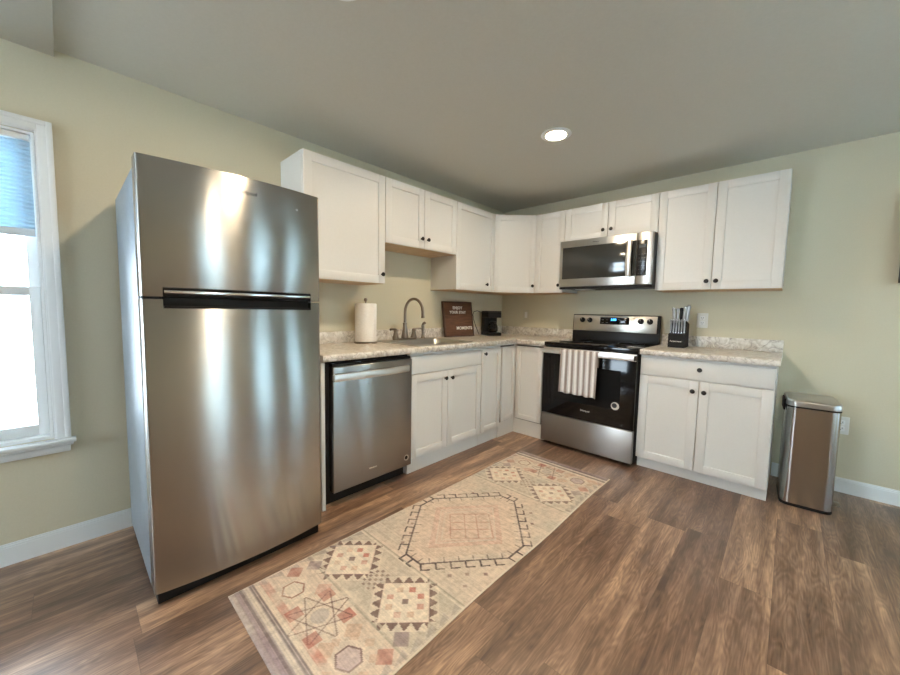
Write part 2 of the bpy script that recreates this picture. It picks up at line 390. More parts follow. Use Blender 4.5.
# pleated shade in the left window
sh = thing('cellular_shade', 'pale blue pleated cellular shade covering the top half of the window', 'window shade', (-.02, (WY0+WY1)/2, 1.93))
ya, yb = WY0+.016, WY1-.016
MB().box(-.036, -.004, ya, yb, 1.905, 1.930, .004).build('head_rail', TRIM, sh)
b = bmesh.new(); npl = 44; zt, zb = 1.904, 1.520; fr_, bk = [], []
for i in range(npl+1):
    z = zt+(zb-zt)*i/npl; d = .0045 if i % 2 else -.0045
    fr_.append((b.verts.new((-.014+d, ya, z)), b.verts.new((-.014+d, yb, z)))); bk.append((b.verts.new((-.026-d, ya, z)), b.verts.new((-.026-d, yb, z))))
for L in (fr_, bk):
    for A, B in zip(L, L[1:]): b.faces.new((A[0], A[1], B[1], B[0]))
mb = MB(); mb.bm.free(); mb.bm = b; mb.build('fabric', SHADE1, sh, smooth=False)
MB().box(-.034, -.006, ya, yb, 1.485, 1.519, .005).build('bottom_rail', mat('shade_rail', (.62, .72, .80), .4), sh)

# baseboards
def baseboard(name, p0, p1, nrm):
    p0, p1, nrm = Vector(p0), Vector(p1), Vector(nrm); d = p1-p0; L = d.length; d.normalize()
    if d.cross(nrm).z > 0: p0, p1 = p1, p0; d = -d    # keep frame right-handed
    mb = MB(frame(p0, d, nrm))
    mb.fbox(0, L, .0005, .012, .0005, .082); mb.fbox(0, L, .0005, .009, .080, .092, .003); mb.fbox(0, L, .0005, .006, .090, .100, .0025)
    return struct(name, mb, TRIM)
baseboard('baseboard_back', (2.478, 0, 0), (XR-.013, 0, 0), (0, -1, 0))
baseboard('baseboard_left', (0, YF+.013, 0), (0, -2.6, 0), (1, 0, 0))
baseboard('baseboard_right', (XR, YF+.013, 0), (XR, 0, 0), (-1, 0, 0))
baseboard('baseboard_front', (0, YF, 0), (XR, YF, 0), (0, 1, 0))

# ------------------------------------------------------------------ recessed lamps
def recessed(x, y, label, z=H, zoff=0):
    t = thing('recessed_light', label, 'ceiling light', (x, y, z), 'recessed ceiling lights')
    MB().lathe([(.064, 0), (.094, 0), (.096, -.003), (.090, -.007), (.066, -.010), (.062, -.008), (.064, 0)], Matrix.Translation((x, y, z-.0006)), 48).build('trim_ring', TRIM, t)
    MB().lathe([(.0615, -.0070), (.0615, -.0085), (.060, -.0090), (.030, -.0094), (0, -.0095)], Matrix.Translation((x, y, z)), 40).build('lens', LAMP, t)
recessed(1.331, -1.345, 'lit round recessed ceiling light above the kitchen floor, in view')
recessed(1.30, -2.87, 'lit round recessed ceiling light just past the top edge of the photo, nearer the camera')

recessed(2.95, -2.87, 'added recessed ceiling light right of the camera, unseen, to brighten the right side')  # added lamp, unseen, warms and brightens the right side
recessed(2.75, -4.45, 'added recessed ceiling light behind the camera, unseen, to brighten the right side and floor')  # added lamp, unseen, lifts the light on right side and floor
# ------------------------------------------------------------------ cabinets
FL = lambda y0, x=0: frame((x, y0, 0), (0, 1, 0), (1, 0, 0))      # left wall: u = +y
FB = lambda x0, y=0: frame((x0, y, 0), (1, 0, 0), (0, -1, 0))     # back wall: u = +x
RAIL = .056
def shaker(fr, u0, u1, z0, z1, n0, parent, name='door', rail=RAIL):
    mb = MB(fr); t = .019; b = .0016
    u0 += .0022; u1 -= .0022; z0 += .0022; z1 -= .0022; n0 += .0008
    mb.fbox(u0, u0+rail, n0, n0+t, z0, z1, b); mb.fbox(u1-rail, u1, n0, n0+t, z0, z1, b)
    mb.fbox(u0+rail-.002, u1-rail+.002, n0, n0+t, z0, z0+rail, b); mb.fbox(u0+rail-.002, u1-rail+.002, n0, n0+t, z1-rail, z1, b)
    mb.fbox(u0+rail-.003, u1-rail+.003, n0+.001, n0+t-.009, z0+rail-.003, z1-rail+.003)
    return mb.build(name, CAB, parent)
def slab(fr, u0, u1, z0, z1, n0, parent, name='drawer'):
    mb = MB(fr); mb.fbox(u0+.0022, u1-.0022, n0+.0008, n0+.019, z0+.0022, z1-.0022, .0025); return mb.build(name, CAB, parent)
KP = [(0, 0), (.006, 0), (.0065, .004), (.0055, .012), (.008, .016), (.0145, .019), (.0155, .0225), (.013, .026), (.006, .0275), (0, .028)]
def knob(fr, u, z, n, parent):
    rx = Matrix.Rotation(math.pi/2, 4, 'X')      # lathe axis z -> -y (= outward)
    mb = MB(fr); mb.lathe(KP, Matrix.Translation((u, -n, z)) @ rx, 20); return mb.build('knob', KNOB, parent)
def carcass(fr, u0, u1, d, z0, z1, parent, open_back=True):
    mb = MB(fr); mb.fbox(u0+G, u1-G, .001, d, z0, z1, .001); return mb.build('body', CAB, parent, smooth=False)

CT, CTH, BD, TK = .9215, .0411, .580, .108
CB = CT-CTH-.001
UB, UT, UD = 1.3707, 2.1381, .3067
# ---- wall cabinets, left wall
def upper(fr, origin, w, z0, z1, label, doors, knobs, handed=None):
    t = thing('wall_cabinet', label, 'cabinet', origin, 'white wall cabinets')
    carcass(fr, 0, w, UD, z0+.004, z1, t)
    mb = MB(fr); mb.fbox(G+.001, w-G-.001, .002, UD-.001, z0, z0+.0039); mb.build('underside', CABIN, t)
    for (a, b), k in zip(doors, knobs):
        dr = shaker(fr, a, b, z0, z1, UD, t)
        knob(fr, k[0], k[1], UD+.0198, dr)
    return t
upper(FL(-2.5573), (0, -2.5573, UB), .6085, UB, UT, 'large single-door white shaker wall cabinet beside the refrigerator top', [(0, .6085)], [(.577, 1.437)])
upper(FL(-1.9488), (0, -1.9488, 1.6724), .7676, 1.6724, UT, 'short double-door white wall cabinet high above the sink faucet', [(0, .3838), (.3838, .7676)], [(.351, 1.748), (.417, 1.748)])
upper(FL(-1.1812), (0, -1.1812, UB), .5722, UB, UT, 'tall white wall cabinet above the brown letter board, left of the corner one', [(0, .5722)], [(.435, 1.440)])
# ---- diagonal corner cabinet
UC, UF = .609, .3267
t = thing('corner_wall_cabinet', 'white diagonal corner wall cabinet whose door faces out of the room corner', 'cabinet', (0, 0, UB), 'white wall cabinets')
poly = [(.001, -.001), (.001, -UC+G), (UD-.010, -UC+G), (UC-G, -UD+.010), (UC-G, -.001)]
MB().prism(poly, UB+.004, UT).build('body', CAB, t, smooth=False)
MB().prism([(.003, -.003), (.003, -UC+.004), (UD-.012, -UC+.004), (UC-.004, -UD+.012), (UC-.004, -.003)], UB, UB+.0039).build('underside', CABIN, t, smooth=False)
A = Vector((UD-.009, -UC, 0)); B = Vector((UC, -UD+.009, 0)); U = (B-A); Lw = U.length
fd = frame(A, U, (1, -1, 0))
dr = shaker(fd, .006, Lw-.006, UB, UT, .001, t); knob(fd, Lw-.040, 1.441, .0208, dr)
# ---- back wall
upper(FB(.609+G), (.609, 0, UB), .3090, UB, UT, 'narrow white wall cabinet between the diagonal corner cabinet and the microwave', [(0, .309)], [(.268, 1.441)])
upper(FB(.919), (.919, 0, 1.832), .782, 1.832, UT, 'short double-door white wall cabinet directly over the microwave', [(0, .391), (.391, .782)], [(.357, 1.904), (.425, 1.904)])
upper(FB(1.701), (1.701, 0, UB), .7572, UB, UT, 'wide double-door white wall cabinet at the right end, over the knife block', [(0, .3706), (.3706, .7572)], [(.342, 1.432), (.399, 1.432)])

# ---- base cabinets
def base(name, label, fr, origin, w, TK=.108, rec=.010):
    t = thing(name, label, 'cabinet', origin, 'white base cabinets')
    mb = MB(fr)
    mb.fbox(G, G+.016, .001, BD-.019, TK, CB); mb.fbox(w-G-.016, w-G, .001, BD-.019, TK, CB); mb.fbox(G+.016, w-G-.016, .001, .012, TK+.016, CB)
    mb.fbox(G+.016, w-G-.016, .001, BD-.019, TK, TK+.016); mb.fbox(G, w-G, BD-.019, BD, TK, CB, .001)
    mb.build('body', CAB, t, smooth=False)
    mb = MB(fr); mb.fbox(G, w-G, .001, BD-rec, .001, TK-.0005, .001); mb.build('toe_kick', CAB, t, smooth=False)
    return t
ys = -1.9326; w = 1.9326-1.1285
fr = FL(ys); t = base('sink_base_cabinet', 'white base cabinet under the sink with false drawer front and two doors', fr, (0, ys, 0), w)
slab(fr, .006, w-.004, .728, .858, BD, t, 'false_drawer_front')
ms = .3827
d = shaker(fr, .006, ms, TK+.005, .724, BD, t); knob(fr, ms-.033, .665, BD+.0198, d)
d = shaker(fr, ms, w-.004, TK+.005, .724, BD, t); knob(fr, ms+.037, .662, BD+.0198, d)
ys = -1.1285; w = 1.1285-.8394
fr = FL(ys); t = base('narrow_base_cabinet', 'narrow white single-door base cabinet right of the sink cabinet', fr, (0, ys, 0), w)
d = shaker(fr, .004, w-.004, TK+.005, .858, BD, t, rail=.05); knob(fr, .036, .815, BD+.0198, d)
# corner base, L-shaped, bifold door leaves
t = thing('corner_base_cabinet', 'white corner base cabinet with an inward-folding pair of door leaves', 'cabinet', (0, 0, 0), 'white base cabinets')
yc, xc = -.8394+G, .919-G
MB().prism([(.001, -.001), (.001, yc), (BD, yc), (BD, -BD), (xc, -BD), (xc, -.001)], TK, CB).build('body', CAB, t, smooth=False)
MB().prism([(.001, -.001), (.001, yc), (BD-.002, yc), (BD-.002, -BD+.002), (xc, -BD+.002), (xc, -.001)], .001, TK-.0005).build('toe_kick', CAB, t, smooth=False)
shaker(FL(yc), .016, -.6028-yc, .150, .858, BD, t, 'door', .045)
shaker(FB(0), .6028, xc-.032, .150, .858, BD, t, 'door', .045)
mb = MB(FL(yc)); mb.fbox(.008, -.6005-yc, BD+.0001, BD+.0006, .142, .867); mb.build('painted_gap_shade', GAP_SHADE, t, smooth=False)  # dark plate behind the leaf: painted shade around its edges
mb = MB(FB(0)); mb.fbox(.6005, xc-.024, BD+.0001, BD+.0006, .142, .867); mb.build('painted_gap_shade', GAP_SHADE, t, smooth=False)  # same painted shade plate for the back wall leaf
# right base
xs = 1.702; w = 2.4727-xs; fr = FB(xs)
t = base('drawer_base_cabinet', 'white base cabinet right of the stove with one wide drawer above two doors', fr, (xs, 0, 0), w, TK=.086, rec=.040)
d = slab(fr, .003, w-.003, .732, .862, BD, t, 'drawer'); knob(fr, .3805, .808, BD+.0198, d)
ms = 2.0829-xs
d = shaker(fr, .003, ms, .0885, .728, BD, t); knob(fr, ms-.034, .656, BD+.0198, d)
d = shaker(fr, ms, w-.003, .0885, .728, BD, t); knob(fr, ms+.032, .656, BD+.0198, d)

# end panel left of dishwasher
tag(MB().box(.002, .598, -2.592, -2.570, .001, CB, .001).build('end_panel', CAB), 'thin white floor-to-worktop end panel between refrigerator and dishwasher', 'end panel')

# ------------------------------------------------------------------ worktops
CF = .6264
SX0, SX1, SY0, SY1 = .065, .580, -1.850, -1.215        # sink cut-out outline
t = thing('worktop', 'long L-shaped pale marble-look worktop running from the refrigerator round the corner to the stove', 'worktop', (0, 0, CT))
b = bmesh.new(); hx0, hx1, hy0, hy1 = SX0+.02, SX1-.02, SY0+.02, SY1-.02
mb = MB(); z0, z1 = CT-CTH, CT
yl = -2.594
mb.box(.001, hx0, yl, -.001, z0, z1); mb.box(hx1, CF-.012, yl, -.6144, z0, z1)
mb.box(hx0, hx1, yl, hy0, z0, z1); mb.box(hx0, hx1, hy1, -.001, z0, z1); mb.box(hx1, .918, -.6144, -.001, z0, z1)
# rolled front nose
nose = [(CF-.012, z0), (CF-.004, z0+.001), (CF, z0+.006), (CF, z1-.010), (CF-.003, z1-.003), (CF-.012, z1)]
def nose_run(mb, pts):       # pts: list of (along, axis)
    pass
for (a0, a1, ax) in ((yl, -.6144, 'L'), (.6144, .918, 'B')):
    bb = bmesh.new(); R0, R1 = [], []
    for (x, z) in nose:
        if ax == 'L': R0.append(bb.verts.new((x, a0, z))); R1.append(bb.verts.new((x, -x, z)))
        else: R0.append(bb.verts.new((x, -x, z))); R1.append(bb.verts.new((a1, -x, z)))
    n_ = len(nose)
    for i in range(n_-1): bb.faces.new((R0[i], R0[i+1], R1[i+1], R1[i]))
    bb.faces.new(R0); bb.faces.new(R1[::-1]); bmesh.ops.recalc_face_normals(bb, faces=bb.faces[:]); mb._merge(bb)
mb.build('top', TOP, t, angle=50)
BS = 1.0103
MB().box(.0012, .019, yl, -.0012, CT+.0003, BS, .003).build('backsplash', TOP, t)
MB().box(.0195, .916, -.019, -.0012, CT+.0003, BS, .003).build('backsplash', TOP, t)
t = thing('worktop', 'short pale marble-look worktop with low backsplash, right of the stove, holding the knife block', 'worktop', (2.09, 0, CT))
mb = MB(); x0, x1 = 1.703, 2.486
mb.box(x0, x1, -CF+.012, -.001, z0, z1)
bb = bmesh.new(); R0 = [bb.verts.new((x0, -x, z)) for x, z in nose]; R1 = [bb.verts.new((x1, -x, z)) for x, z in nose]
for i in range(len(nose)-1): bb.faces.new((R0[i], R0[i+1], R1[i+1], R1[i]))
bb.faces.new(R0); bb.faces.new(R1[::-1]); bmesh.ops.recalc_face_normals(bb, faces=bb.faces[:]); mb._merge(bb)
mb.build('top', TOP, t, angle=50)
MB().box(x0, x1, -.019, -.0012, CT+.0003, BS, .003).build('backsplash', TOP, t)

# ------------------------------------------------------------------ sink, faucet, sprayer
SINKM = mat('sink_steel', (.50, .49, .47), .30, 1)
t = thing('sink', 'stainless drop-in kitchen sink set in the worktop above the double-door base cabinet', 'sink', ((SX0+SX1)/2, (SY0+SY1)/2, CT))
b = bmesh.new()
bx0, bx1, by0, by1 = SX0+.105, SX1-.032, SY0+.035, SY1-.035
def ring(x0, x1, y0, y1, r, z, n=6): return [b.verts.new((x, y, z)) for x, y in rrect(x0, x1, y0, y1, r, n)]
rs = [ring(SX0, SX1, SY0, SY1, .03, CT+.0006), ring(SX0, SX1, SY0, SY1, .03, CT+.005), ring(SX0+.006, SX1-.006, SY0+.006, SY1-.006, .028, CT+.008),
      ring(bx0-.004, bx1+.004, by0-.004, by1+.004, .06, CT+.007), ring(bx0, bx1, by0, by1, .06, CT+.002), ring(bx0+.008, bx1-.008, by0+.008, by1-.008, .06, CT-.13),
      ring(bx0+.03, bx1-.03, by0+.03, by1-.03, .05, CT-.155)]
for A_, B_ in zip(rs, rs[1:]):
    for i in range(len(A_)): b.faces.new((A_[i], A_[(i+1) % len(A_)], B_[(i+1) % len(A_)], B_[i]))
b.faces.new(rs[-1]); bmesh.ops.recalc_face_normals(b, faces=b.faces[:])
mb = MB(); mb.bm.free(); mb.bm = b; mb.build('basin', SINKM, t, angle=60)
MB().lathe([(0, 0), (.018, 0), (.030, .001), (.040, .003), (.042, .001), (.042, 0)], Matrix.Translation(((bx0+bx1)/2, (by0+by1)/2, CT-.1545)), 24).build('drain', CHROME, t)

FX, FY, FZ = .112, -1.58, CT+.0085
t = thing('faucet', 'brushed nickel gooseneck kitchen faucet with two lever handles behind the sink', 'faucet', (FX, FY, FZ))
mb = MB(); mb.prism(rrect(FX-.026, FX+.026, FY-.125, FY+.125, .026, 8), FZ, FZ+.012, .004, only_top=True); mb.build('base_plate', NICKEL, t)
mb = MB(); mb.lathe([(0, 0), (.032, 0), (.031, .012), (.026, .035), (.020, .075), (.017, .10), (.016, .115), (.019, .12), (.019, .128), (.013, .132), (0, .132)], Matrix.Translation((FX, FY, FZ+.012)))
mb.build('column', NICKEL, t)
pts = [(FX, FY, FZ+.14), (FX, FY, FZ+.20), (FX, FY, FZ+.235)]
R_ = .106; cxx = FX+R_
for i in range(1, 15):
    a = math.pi-(math.pi*1.04)*i/14; pts.append((cxx+R_*math.cos(a), FY+.012*i/14, FZ+.235+R_*1.03*math.sin(a)))
e = Vector(pts[-1]); pts += [tuple(e+Vector((.001, 0, -.012))), tuple(e+Vector((.002, 0, -.022)))]
mb = MB(); mb.tube(pts, [.0120]*(len(pts)-2)+[.0120, .0125], 14); mb.build('spout', NICKEL, t)
mb = MB(); ee = Vector(pts[-1]); mb.lathe([(0, 0), (.014, 0), (.0145, .008), (.012, .022), (.0105, .026), (0, .026)], Matrix.Translation(ee-Vector((0, 0, .012)))); mb.build('aerator', NICKEL, t)
for s in (-1, 1):
    yy = FY+s*.1
    mb = MB(); mb.lathe([(0, 0), (.028, 0), (.027, .008), (.020, .03), (.016, .055), (.018, .062), (.018, .072), (.010, .080), (0, .081)], Matrix.Translation((FX, yy, FZ+.012)), 24)
    mb.tube([(FX, yy, FZ+.086), (FX+.010, yy+s*.02, FZ+.090), (FX+.018, yy+s*.050, FZ+.091), (FX+.022, yy+s*.072, FZ+.089)], [.010, .0085, .008, .0095], 10)
    mb.build('lever_handle', NICKEL, t)
SY = -1.372
t = thing('side_sprayer', 'short brushed nickel side sprayer standing right of the faucet', 'sink sprayer', (FX, SY, FZ))
MB().lathe([(0, 0), (.021, 0), (.020, .006), (.015, .02), (.012, .04), (.0125, .06), (0, .06)], Matrix.Translation((FX, SY, FZ))).build('base', NICKEL, t)
mb = MB(); mb.lathe([(0, .0605), (.0115, .0605), (.013, .08), (.015, .10), (.013, .118), (.010, .122), (0, .122)], Matrix.Translation((FX, SY, FZ)))
mb.tube([(FX-.004, SY, FZ+.116), (FX+.008, SY, FZ+.132), (FX+.022, SY, FZ+.140), (FX+.030, SY, FZ+.134)], [.011, .013, .012, .010], 12); mb.build('spray_head', NICKEL, t)

# ------------------------------------------------------------------ paper towel
PX, PY, PZ = .130, -1.985, CT+.0006
t = thing('paper_towel_holder', 'metal paper towel stand with round base and ball finial left of the faucet', 'paper towel holder', (PX, PY, PZ))
MB().lathe([(0, 0), (.088, 0), (.090, .003), (.086, .009), (.060, .011), (0, .012)], Matrix.Translation((PX, PY, PZ)), 40).build('base', NICKEL, t)
mb = MB(); mb.lathe([(.005, .012), (.005, .312), (0, .312)], Matrix.Translation((PX, PY, PZ)), 12); mb.build('rod', NICKEL, t)
MB().lathe([(0, .3125), (.010, .314), (.007, .319), (.013, .327), (.0145, .335), (.011, .343), (0, .347)], Matrix.Translation((PX, PY, PZ)), 16).build('finial', NICKEL, t)
mb = MB(); mb.lathe([(.021, .0), (.078, .0), (.081, .003), (.0815, .010), (.0815, .284), (.080, .289), (.077, .291), (.022, .291), (.021, .289), (.021, .0)], Matrix.Translation((PX, PY, PZ+.0135)), 48)
o = mb.build('paper_towel_roll', PAPER); tag(o, 'thick white paper towel roll standing upright on its metal stand', 'paper towels')
bpy.data.objects['paper_towel_roll'].location = (0, 0, 0)

# ------------------------------------------------------------------ letter board
# leaning slightly back against the wall, standing on the worktop
t = thing('letter_board', 'brown felt letter board with white letters leaning on the wall beside the coffee maker', 'letter board', (.100, -.852, CT+.0008))
LB = .375; Hh = .352
mb = MB(); mb.box(-.014, .0, -LB/2, LB/2, 0, Hh, .002); mb.build('board', SIGNM, t, local=True)
mb = MB()
for a in ((-.018, .006, -LB/2-.008, -LB/2+.006, 0, Hh), (-.018, .006, LB/2-.006, LB/2+.008, 0, Hh), (-.018, .006, -LB/2-.008, LB/2+.008, -.0, .013), (-.018, .006, -LB/2-.008, LB/2+.008, Hh-.012, Hh+.002)): mb.box(*a, .002)
mb.build('frame', SIGNF, t, local=True)
def sign_line(txt, size, y, z, bold=False):
    cu = bpy.data.curves.new('txt', 'FONT'); cu.body = txt; cu.size = size; cu.extrude = .0012; cu.align_x = 'CENTER'; cu.align_y = 'CENTER'; cu.space_character = 1.12
    cu.offset = size*(.03 if bold else .008)
    q = bpy.data.objects.new('txt', cu); C.objects.link(q); bpy.context.view_layer.update()
    me = bpy.data.meshes.new_from_object(q.evaluated_get(bpy.context.evaluated_depsgraph_get())); bpy.data.objects.remove(q)
    me.transform(face_text((.0014, y, z), (0, 1, 0), (1, 0, 0))); me.materials.clear(); me.materials.append(PALEINK)
    o = bpy.data.objects.new('letters', me); C.objects.link(o); o.parent = t
sign_line('ENJOY', .040, -.005, .290, True); sign_line('YOUR STAY', .037, -.005, .245, True); sign_line('MOMENTS', .042, .068, .085, True)
t.rotation_euler = (0, math.radians(-9), math.radians(-6))

# ------------------------------------------------------------------ coffee maker
KX, KY, KZ = .150, -.405, CT+.0008
t = thing('coffee_maker', 'small black drip coffee maker in the worktop corner next to the letter board', 'coffee maker', (KX, KY, KZ))
rot = Matrix.Rotation(math.radians(-28), 4, 'Z')       # local +x = front
def kb(): return MB(Matrix.Translation((KX, KY, KZ)) @ rot)
m_ = kb(); m_.prism(rrect(-.095, .100, -.085, .085, .03), 0, .034, .006); m_.build('base', BLACK, t)
m_ = kb(); m_.prism(rrect(-.095, -.014, -.082, .082, .022), .0345, .190, .0); m_.build('water_tank', BLACK, t)
m_ = kb(); m_.prism(rrect(-.095, .090, -.085, .085, .034), .1905, .250, .006); m_.build('brew_head', BLACK, t)
m_ = kb(); m_.prism(rrect(-.098, .086, -.087, .087, .034), .2505, .262, .004); m_.build('lid', BLACKM, t)
m_ = kb(); m_.lathe([(0, .035), (.040, .035), (.052, .05), (.054, .08), (.046, .115), (.036, .130), (.036, .1301), (0, .1301)][:6], Matrix.Translation((.040, 0, 0)), 28); cf = m_.build('carafe', CARAFE, t)
m_ = kb(); m_.lathe([(0, .1305), (.038, .1305), (.040, .138), (.036, .150), (.02, .156), (0, .156)], Matrix.Translation((.040, 0, 0)), 24); m_.build('carafe_lid', BLACK, cf)
m_ = kb(); m_.tube([(.078, .0, .135), (.108, .0, .128), (.112, 0, .10), (.098, 0, .072)], [.007]*4, 8); m_.build('carafe_handle', BLACK, cf)
m_ = kb(); m_.lathe([(0, .036), (.0385, .036), (.050, .050), (.0515, .07), (0, .07)], Matrix.Translation((.040, 0, 0)), 24); m_.build('coffee', mat('coffee', (.03, .012, .006), .1), cf)
m_ = kb(); m_.box(.0955, .097, -.02, .02, .010, .024, .0005); m_.build('switch', CHROME, t)
o = MB().tube([(.050, -.49, CT+.010), (.030, -.52, CT+.09), (.028, -.56, CT+.17), (.030, -.575, CT+.22), (.028, -.56, CT+.252), (.028, -.50, CT+.262), (.06, -.46, CT+.245)], .0035, 8).build('power_cord', BLACKM, t)

# ------------------------------------------------------------------ switch and outlets on the back wall
def plate(name, label, x, z, kind):
    t = thing(name, label, 'wall outlet' if kind == 'o' else 'light switch', (x, 0, z))
    fr = FB(x)
    m_ = MB(fr); m_.fbox(-.038, .038, .0006, .006, z-.060, z+.060, .003); m_.build('cover_plate', PLATE if kind == 'o' else mat('plate_beige', (.60, .56, .43), .5), t)
    if kind == 'o':
        for dz in (.020, -.020):
            m_ = MB(fr); m_.fbox(-.017, .017, .0062, .009, z+dz-.015, z+dz+.015, .004); s = m_.build('socket', WHITEP, t)
            m_ = MB(fr)
            m_.fbox(-.008, -.0055, .0091, .0096, z+dz-.003, z+dz+.007); m_.fbox(.0055, .008, .0091, .0096, z+dz-.003, z+dz+.007); m_.fbox(-.002, .002, .0091, .0096, z+dz-.011, z+dz-.007)
            m_.build('slots', DARKSLOT, s, smooth=False)
    else:
        m_ = MB(fr); m_.fbox(-.016, .016, .0062, .0085, z-.033, z+.033, .002); m_.build('rocker', PLATE, t)
plate('wall_outlet', 'white duplex wall outlet above the worktop right of the knife block', 1.987, 1.139, 'o')
plate('wall_outlet', 'white duplex wall outlet low on the wall behind the trash can', 2.806, .458, 'o')
plate('light_switch', 'pale wall switch plate between the coffee maker and the stove', .335, 1.148, 's')

# ------------------------------------------------------------------ refrigerator
RY0, RY1, RXF, SAG = -3.3808, -2.6907, .786, .030
def rx(y, off=0):
    yc = (RY0+RY1)/2; hw = (RY1-RY0)/2; u = (y-yc)/hw
    x = RXF+SAG*(1-u*u)+off
    e = hw-abs(y-yc); r = .010
    if e < r: x -= r-math.sqrt(max(0, r*r-(r-e)**2))
    return x
def curved(mb, ya, yb, za, zb, xback, off=0, n=40, bevz=0.003):
    yy = [ya+(yb-ya)*i/n for i in range(n+1)]
    for lim in (RY0, RY1):
        s = 1 if lim == RY0 else -1
        for k in (.0006, .0018, .0035, .006, .0085, .010, .012): 
            v = lim+s*k
            if ya < v < yb: yy.append(v)
    yy = sorted(set(yy)); b = bmesh.new(); rows = []
    for y in yy:
        x = rx(y, off)
        rows.append([b.verts.new(p) for p in ((xback, y, za), (x-bevz, y, za), (x-bevz*.3, y, za+bevz*.3), (x, y, za+bevz), (x, y, zb-bevz), (x-bevz*.3, y, zb-bevz*.3), (x-bevz, y, zb), (xback, y, zb))])
    for A_, B_ in zip(rows, rows[1:]):
        for i in range(8): b.faces.new((A_[i], B_[i], B_[(i+1) % 8], A_[(i+1) % 8]))
    b.faces.new(rows[0]); b.faces.new(rows[-1][::-1]); bmesh.ops.recalc_face_normals(b, faces=b.faces[:]); mb._merge(b)
t = thing('refrigerator', 'tall stainless steel top-freezer refrigerator with bowed doors and a black pocket handle', 'refrigerator', (.4, (RY0+RY1)/2, 0))
MB().box(.035, .700, RY0+.004, RY1-.004, .035, 1.705, .004).build('case', CASE, t)
MB().box(.08, .690, RY0+.03, RY1-.03, .012, .0345).box(.7125, .768, RY0+.012, RY1-.012, .006, .0595, .002).box(.6895, .713, RY0+.03, RY1-.03, .012, .0345).build('toe_grille', BLACKM, t)
m_ = MB(); m_.box(.7005, .712, RY0+.012, RY1-.012, .07, 1.70, .002); m_.build('door_gasket', mat('gasket', (.08, .08, .085), .6), t)
hy0, hy1 = -3.318, -2.743
zs = 1.2145
xb = .7125
m_ = MB(); curved(m_, RY0, hy0, zs+.004, 1.7269, xb, bevz=.0022); curved(m_, hy0, hy1, 1.254, 1.7269, xb, bevz=.0022); curved(m_, hy1, RY1, zs+.004, 1.7269, xb, bevz=.0022)
fz = m_.build('freezer_door', STEELF, t)
m_ = MB(); curved(m_, RY0, hy0, .060, zs-.004, xb, bevz=.0022); curved(m_, hy0, hy1, .060, 1.176, xb, bevz=.0022); curved(m_, hy1, RY1, .060, zs-.004, xb, bevz=.0022)
fd_ = m_.build('refrigerator_door', STEELF, t)
m_ = MB(); curved(m_, hy0+.0005, hy1-.0005, 1.220, 1.2535, xb+.001, -.012, bevz=.004); hd = m_.build('handle', BLACK, fz)
m_ = MB(); curved(m_, hy0+.004, hy1-.004, 1.2315, 1.2445, xb+.010, .0035, bevz=.004); m_.build('chrome_strip', CHROME, hd)
m_ = MB(); curved(m_, hy0+.0005, hy1-.0005, 1.1765, 1.219, xb+.001, -.028, bevz=.004); m_.build('handle_recess', BLACKM, fd_)
m_ = MB(); curved(m_, hy0+.004, hy1-.004, 1.1772, 1.1850, xb+.010, -.004, bevz=.003); m_.build('handle_lip', BLACK, fd_)
m_ = MB(); m_.box(.50, .74, RY1-.07, RY1-.015, 1.7055, 1.722, .004); m_.build('hinge_cover', mat('hinge_grey', (.25, .25, .25), .5), t)
for yy in (RY0+.06, RY1-.06):
    MB().lathe([(0, 0), (.018, 0), (.018, .008), (.010, .012), (0, .012)], Matrix.Translation((.65, yy, .0005)), 16).build('foot', BLACKM, t)
    MB().lathe([(0, 0), (.018, 0), (.018, .030), (.010, .034), (0, .034)], Matrix.Translation((.06, yy, .0005)), 16).build('foot', BLACKM, t)
# maker's lettering on the freezer door
yl_ = -3.032; tx = math.atan(2*SAG*((yl_-(RY0+RY1)/2))/((RY1-RY0)/2)**2)
lettering('lettering', 'Whirlpool', .022, INK, fz, face_text((rx(yl_)+.0006, yl_, 1.664), (math.sin(-tx)*1.0, math.cos(tx), 0), (math.cos(tx), math.sin(tx), 0)))
m_ = MB(); m_.lathe([(0, 0), (.006, 0), (.006, .001), (0, .001)], Matrix.Translation((rx(-2.81)+.0002, -2.81, 1.64)) @ Matrix.Rotation(math.pi/2, 4, 'Y'), 16); m_.build('emblem', CHROME, fz)

# ------------------------------------------------------------------ dishwasher
DY0, DY1 = -2.553, -1.939
t = thing('dishwasher', 'stainless steel built-in dishwasher with a bowed bar handle, between sink cabinet and refrigerator', 'dishwasher', (.3, (DY0+DY1)/2, 0))
MB().box(.03, .575, DY0-.004, DY1+.002, .10, .872, .003).build('tub', BLACKM, t)
MB().box(.10, .545, DY0+.004, DY1-.006, .003, .0995).build('kick_plate', BLACKM, t)
m_ = MB(); m_.box(.5765, .628, DY0+.018, DY1-.002, .098, .848, .005, 3); dd = m_.build('door', steel('stainless_dishwasher', (.33, .315, .295), .30, .85), t)
MB().box(.578, .612, DY0+.020, DY1-.004, .8485, .866, .003).build('control_strip', BLACK, t)
pts = []; n_ = 24; yc = -2.264
b = bmesh.new(); rows = []
for i in range(n_+1):
    u = -1+2*i/n_; y = yc+u*.276; x = .652+.018*(1-u*u); hz = .0225
    zc = .789
    rows.append([b.verts.new((x+dx, y, zc+dz)) for dx, dz in ((-.006, -hz), (.003, -hz+.002), (.0065, -hz+.009), (.0065, hz-.009), (.003, hz-.002), (-.006, hz))])
for A_, B_ in zip(rows, rows[1:]):
    for i in range(6): b.faces.new((A_[i], B_[i], B_[(i+1) % 6], A_[(i+1) % 6]))
b.faces.new(rows[0]); b.faces.new(rows[-1][::-1]); bmesh.ops.recalc_face_normals(b, faces=b.faces[:])
m_ = MB(); m_.bm.free(); m_.bm = b
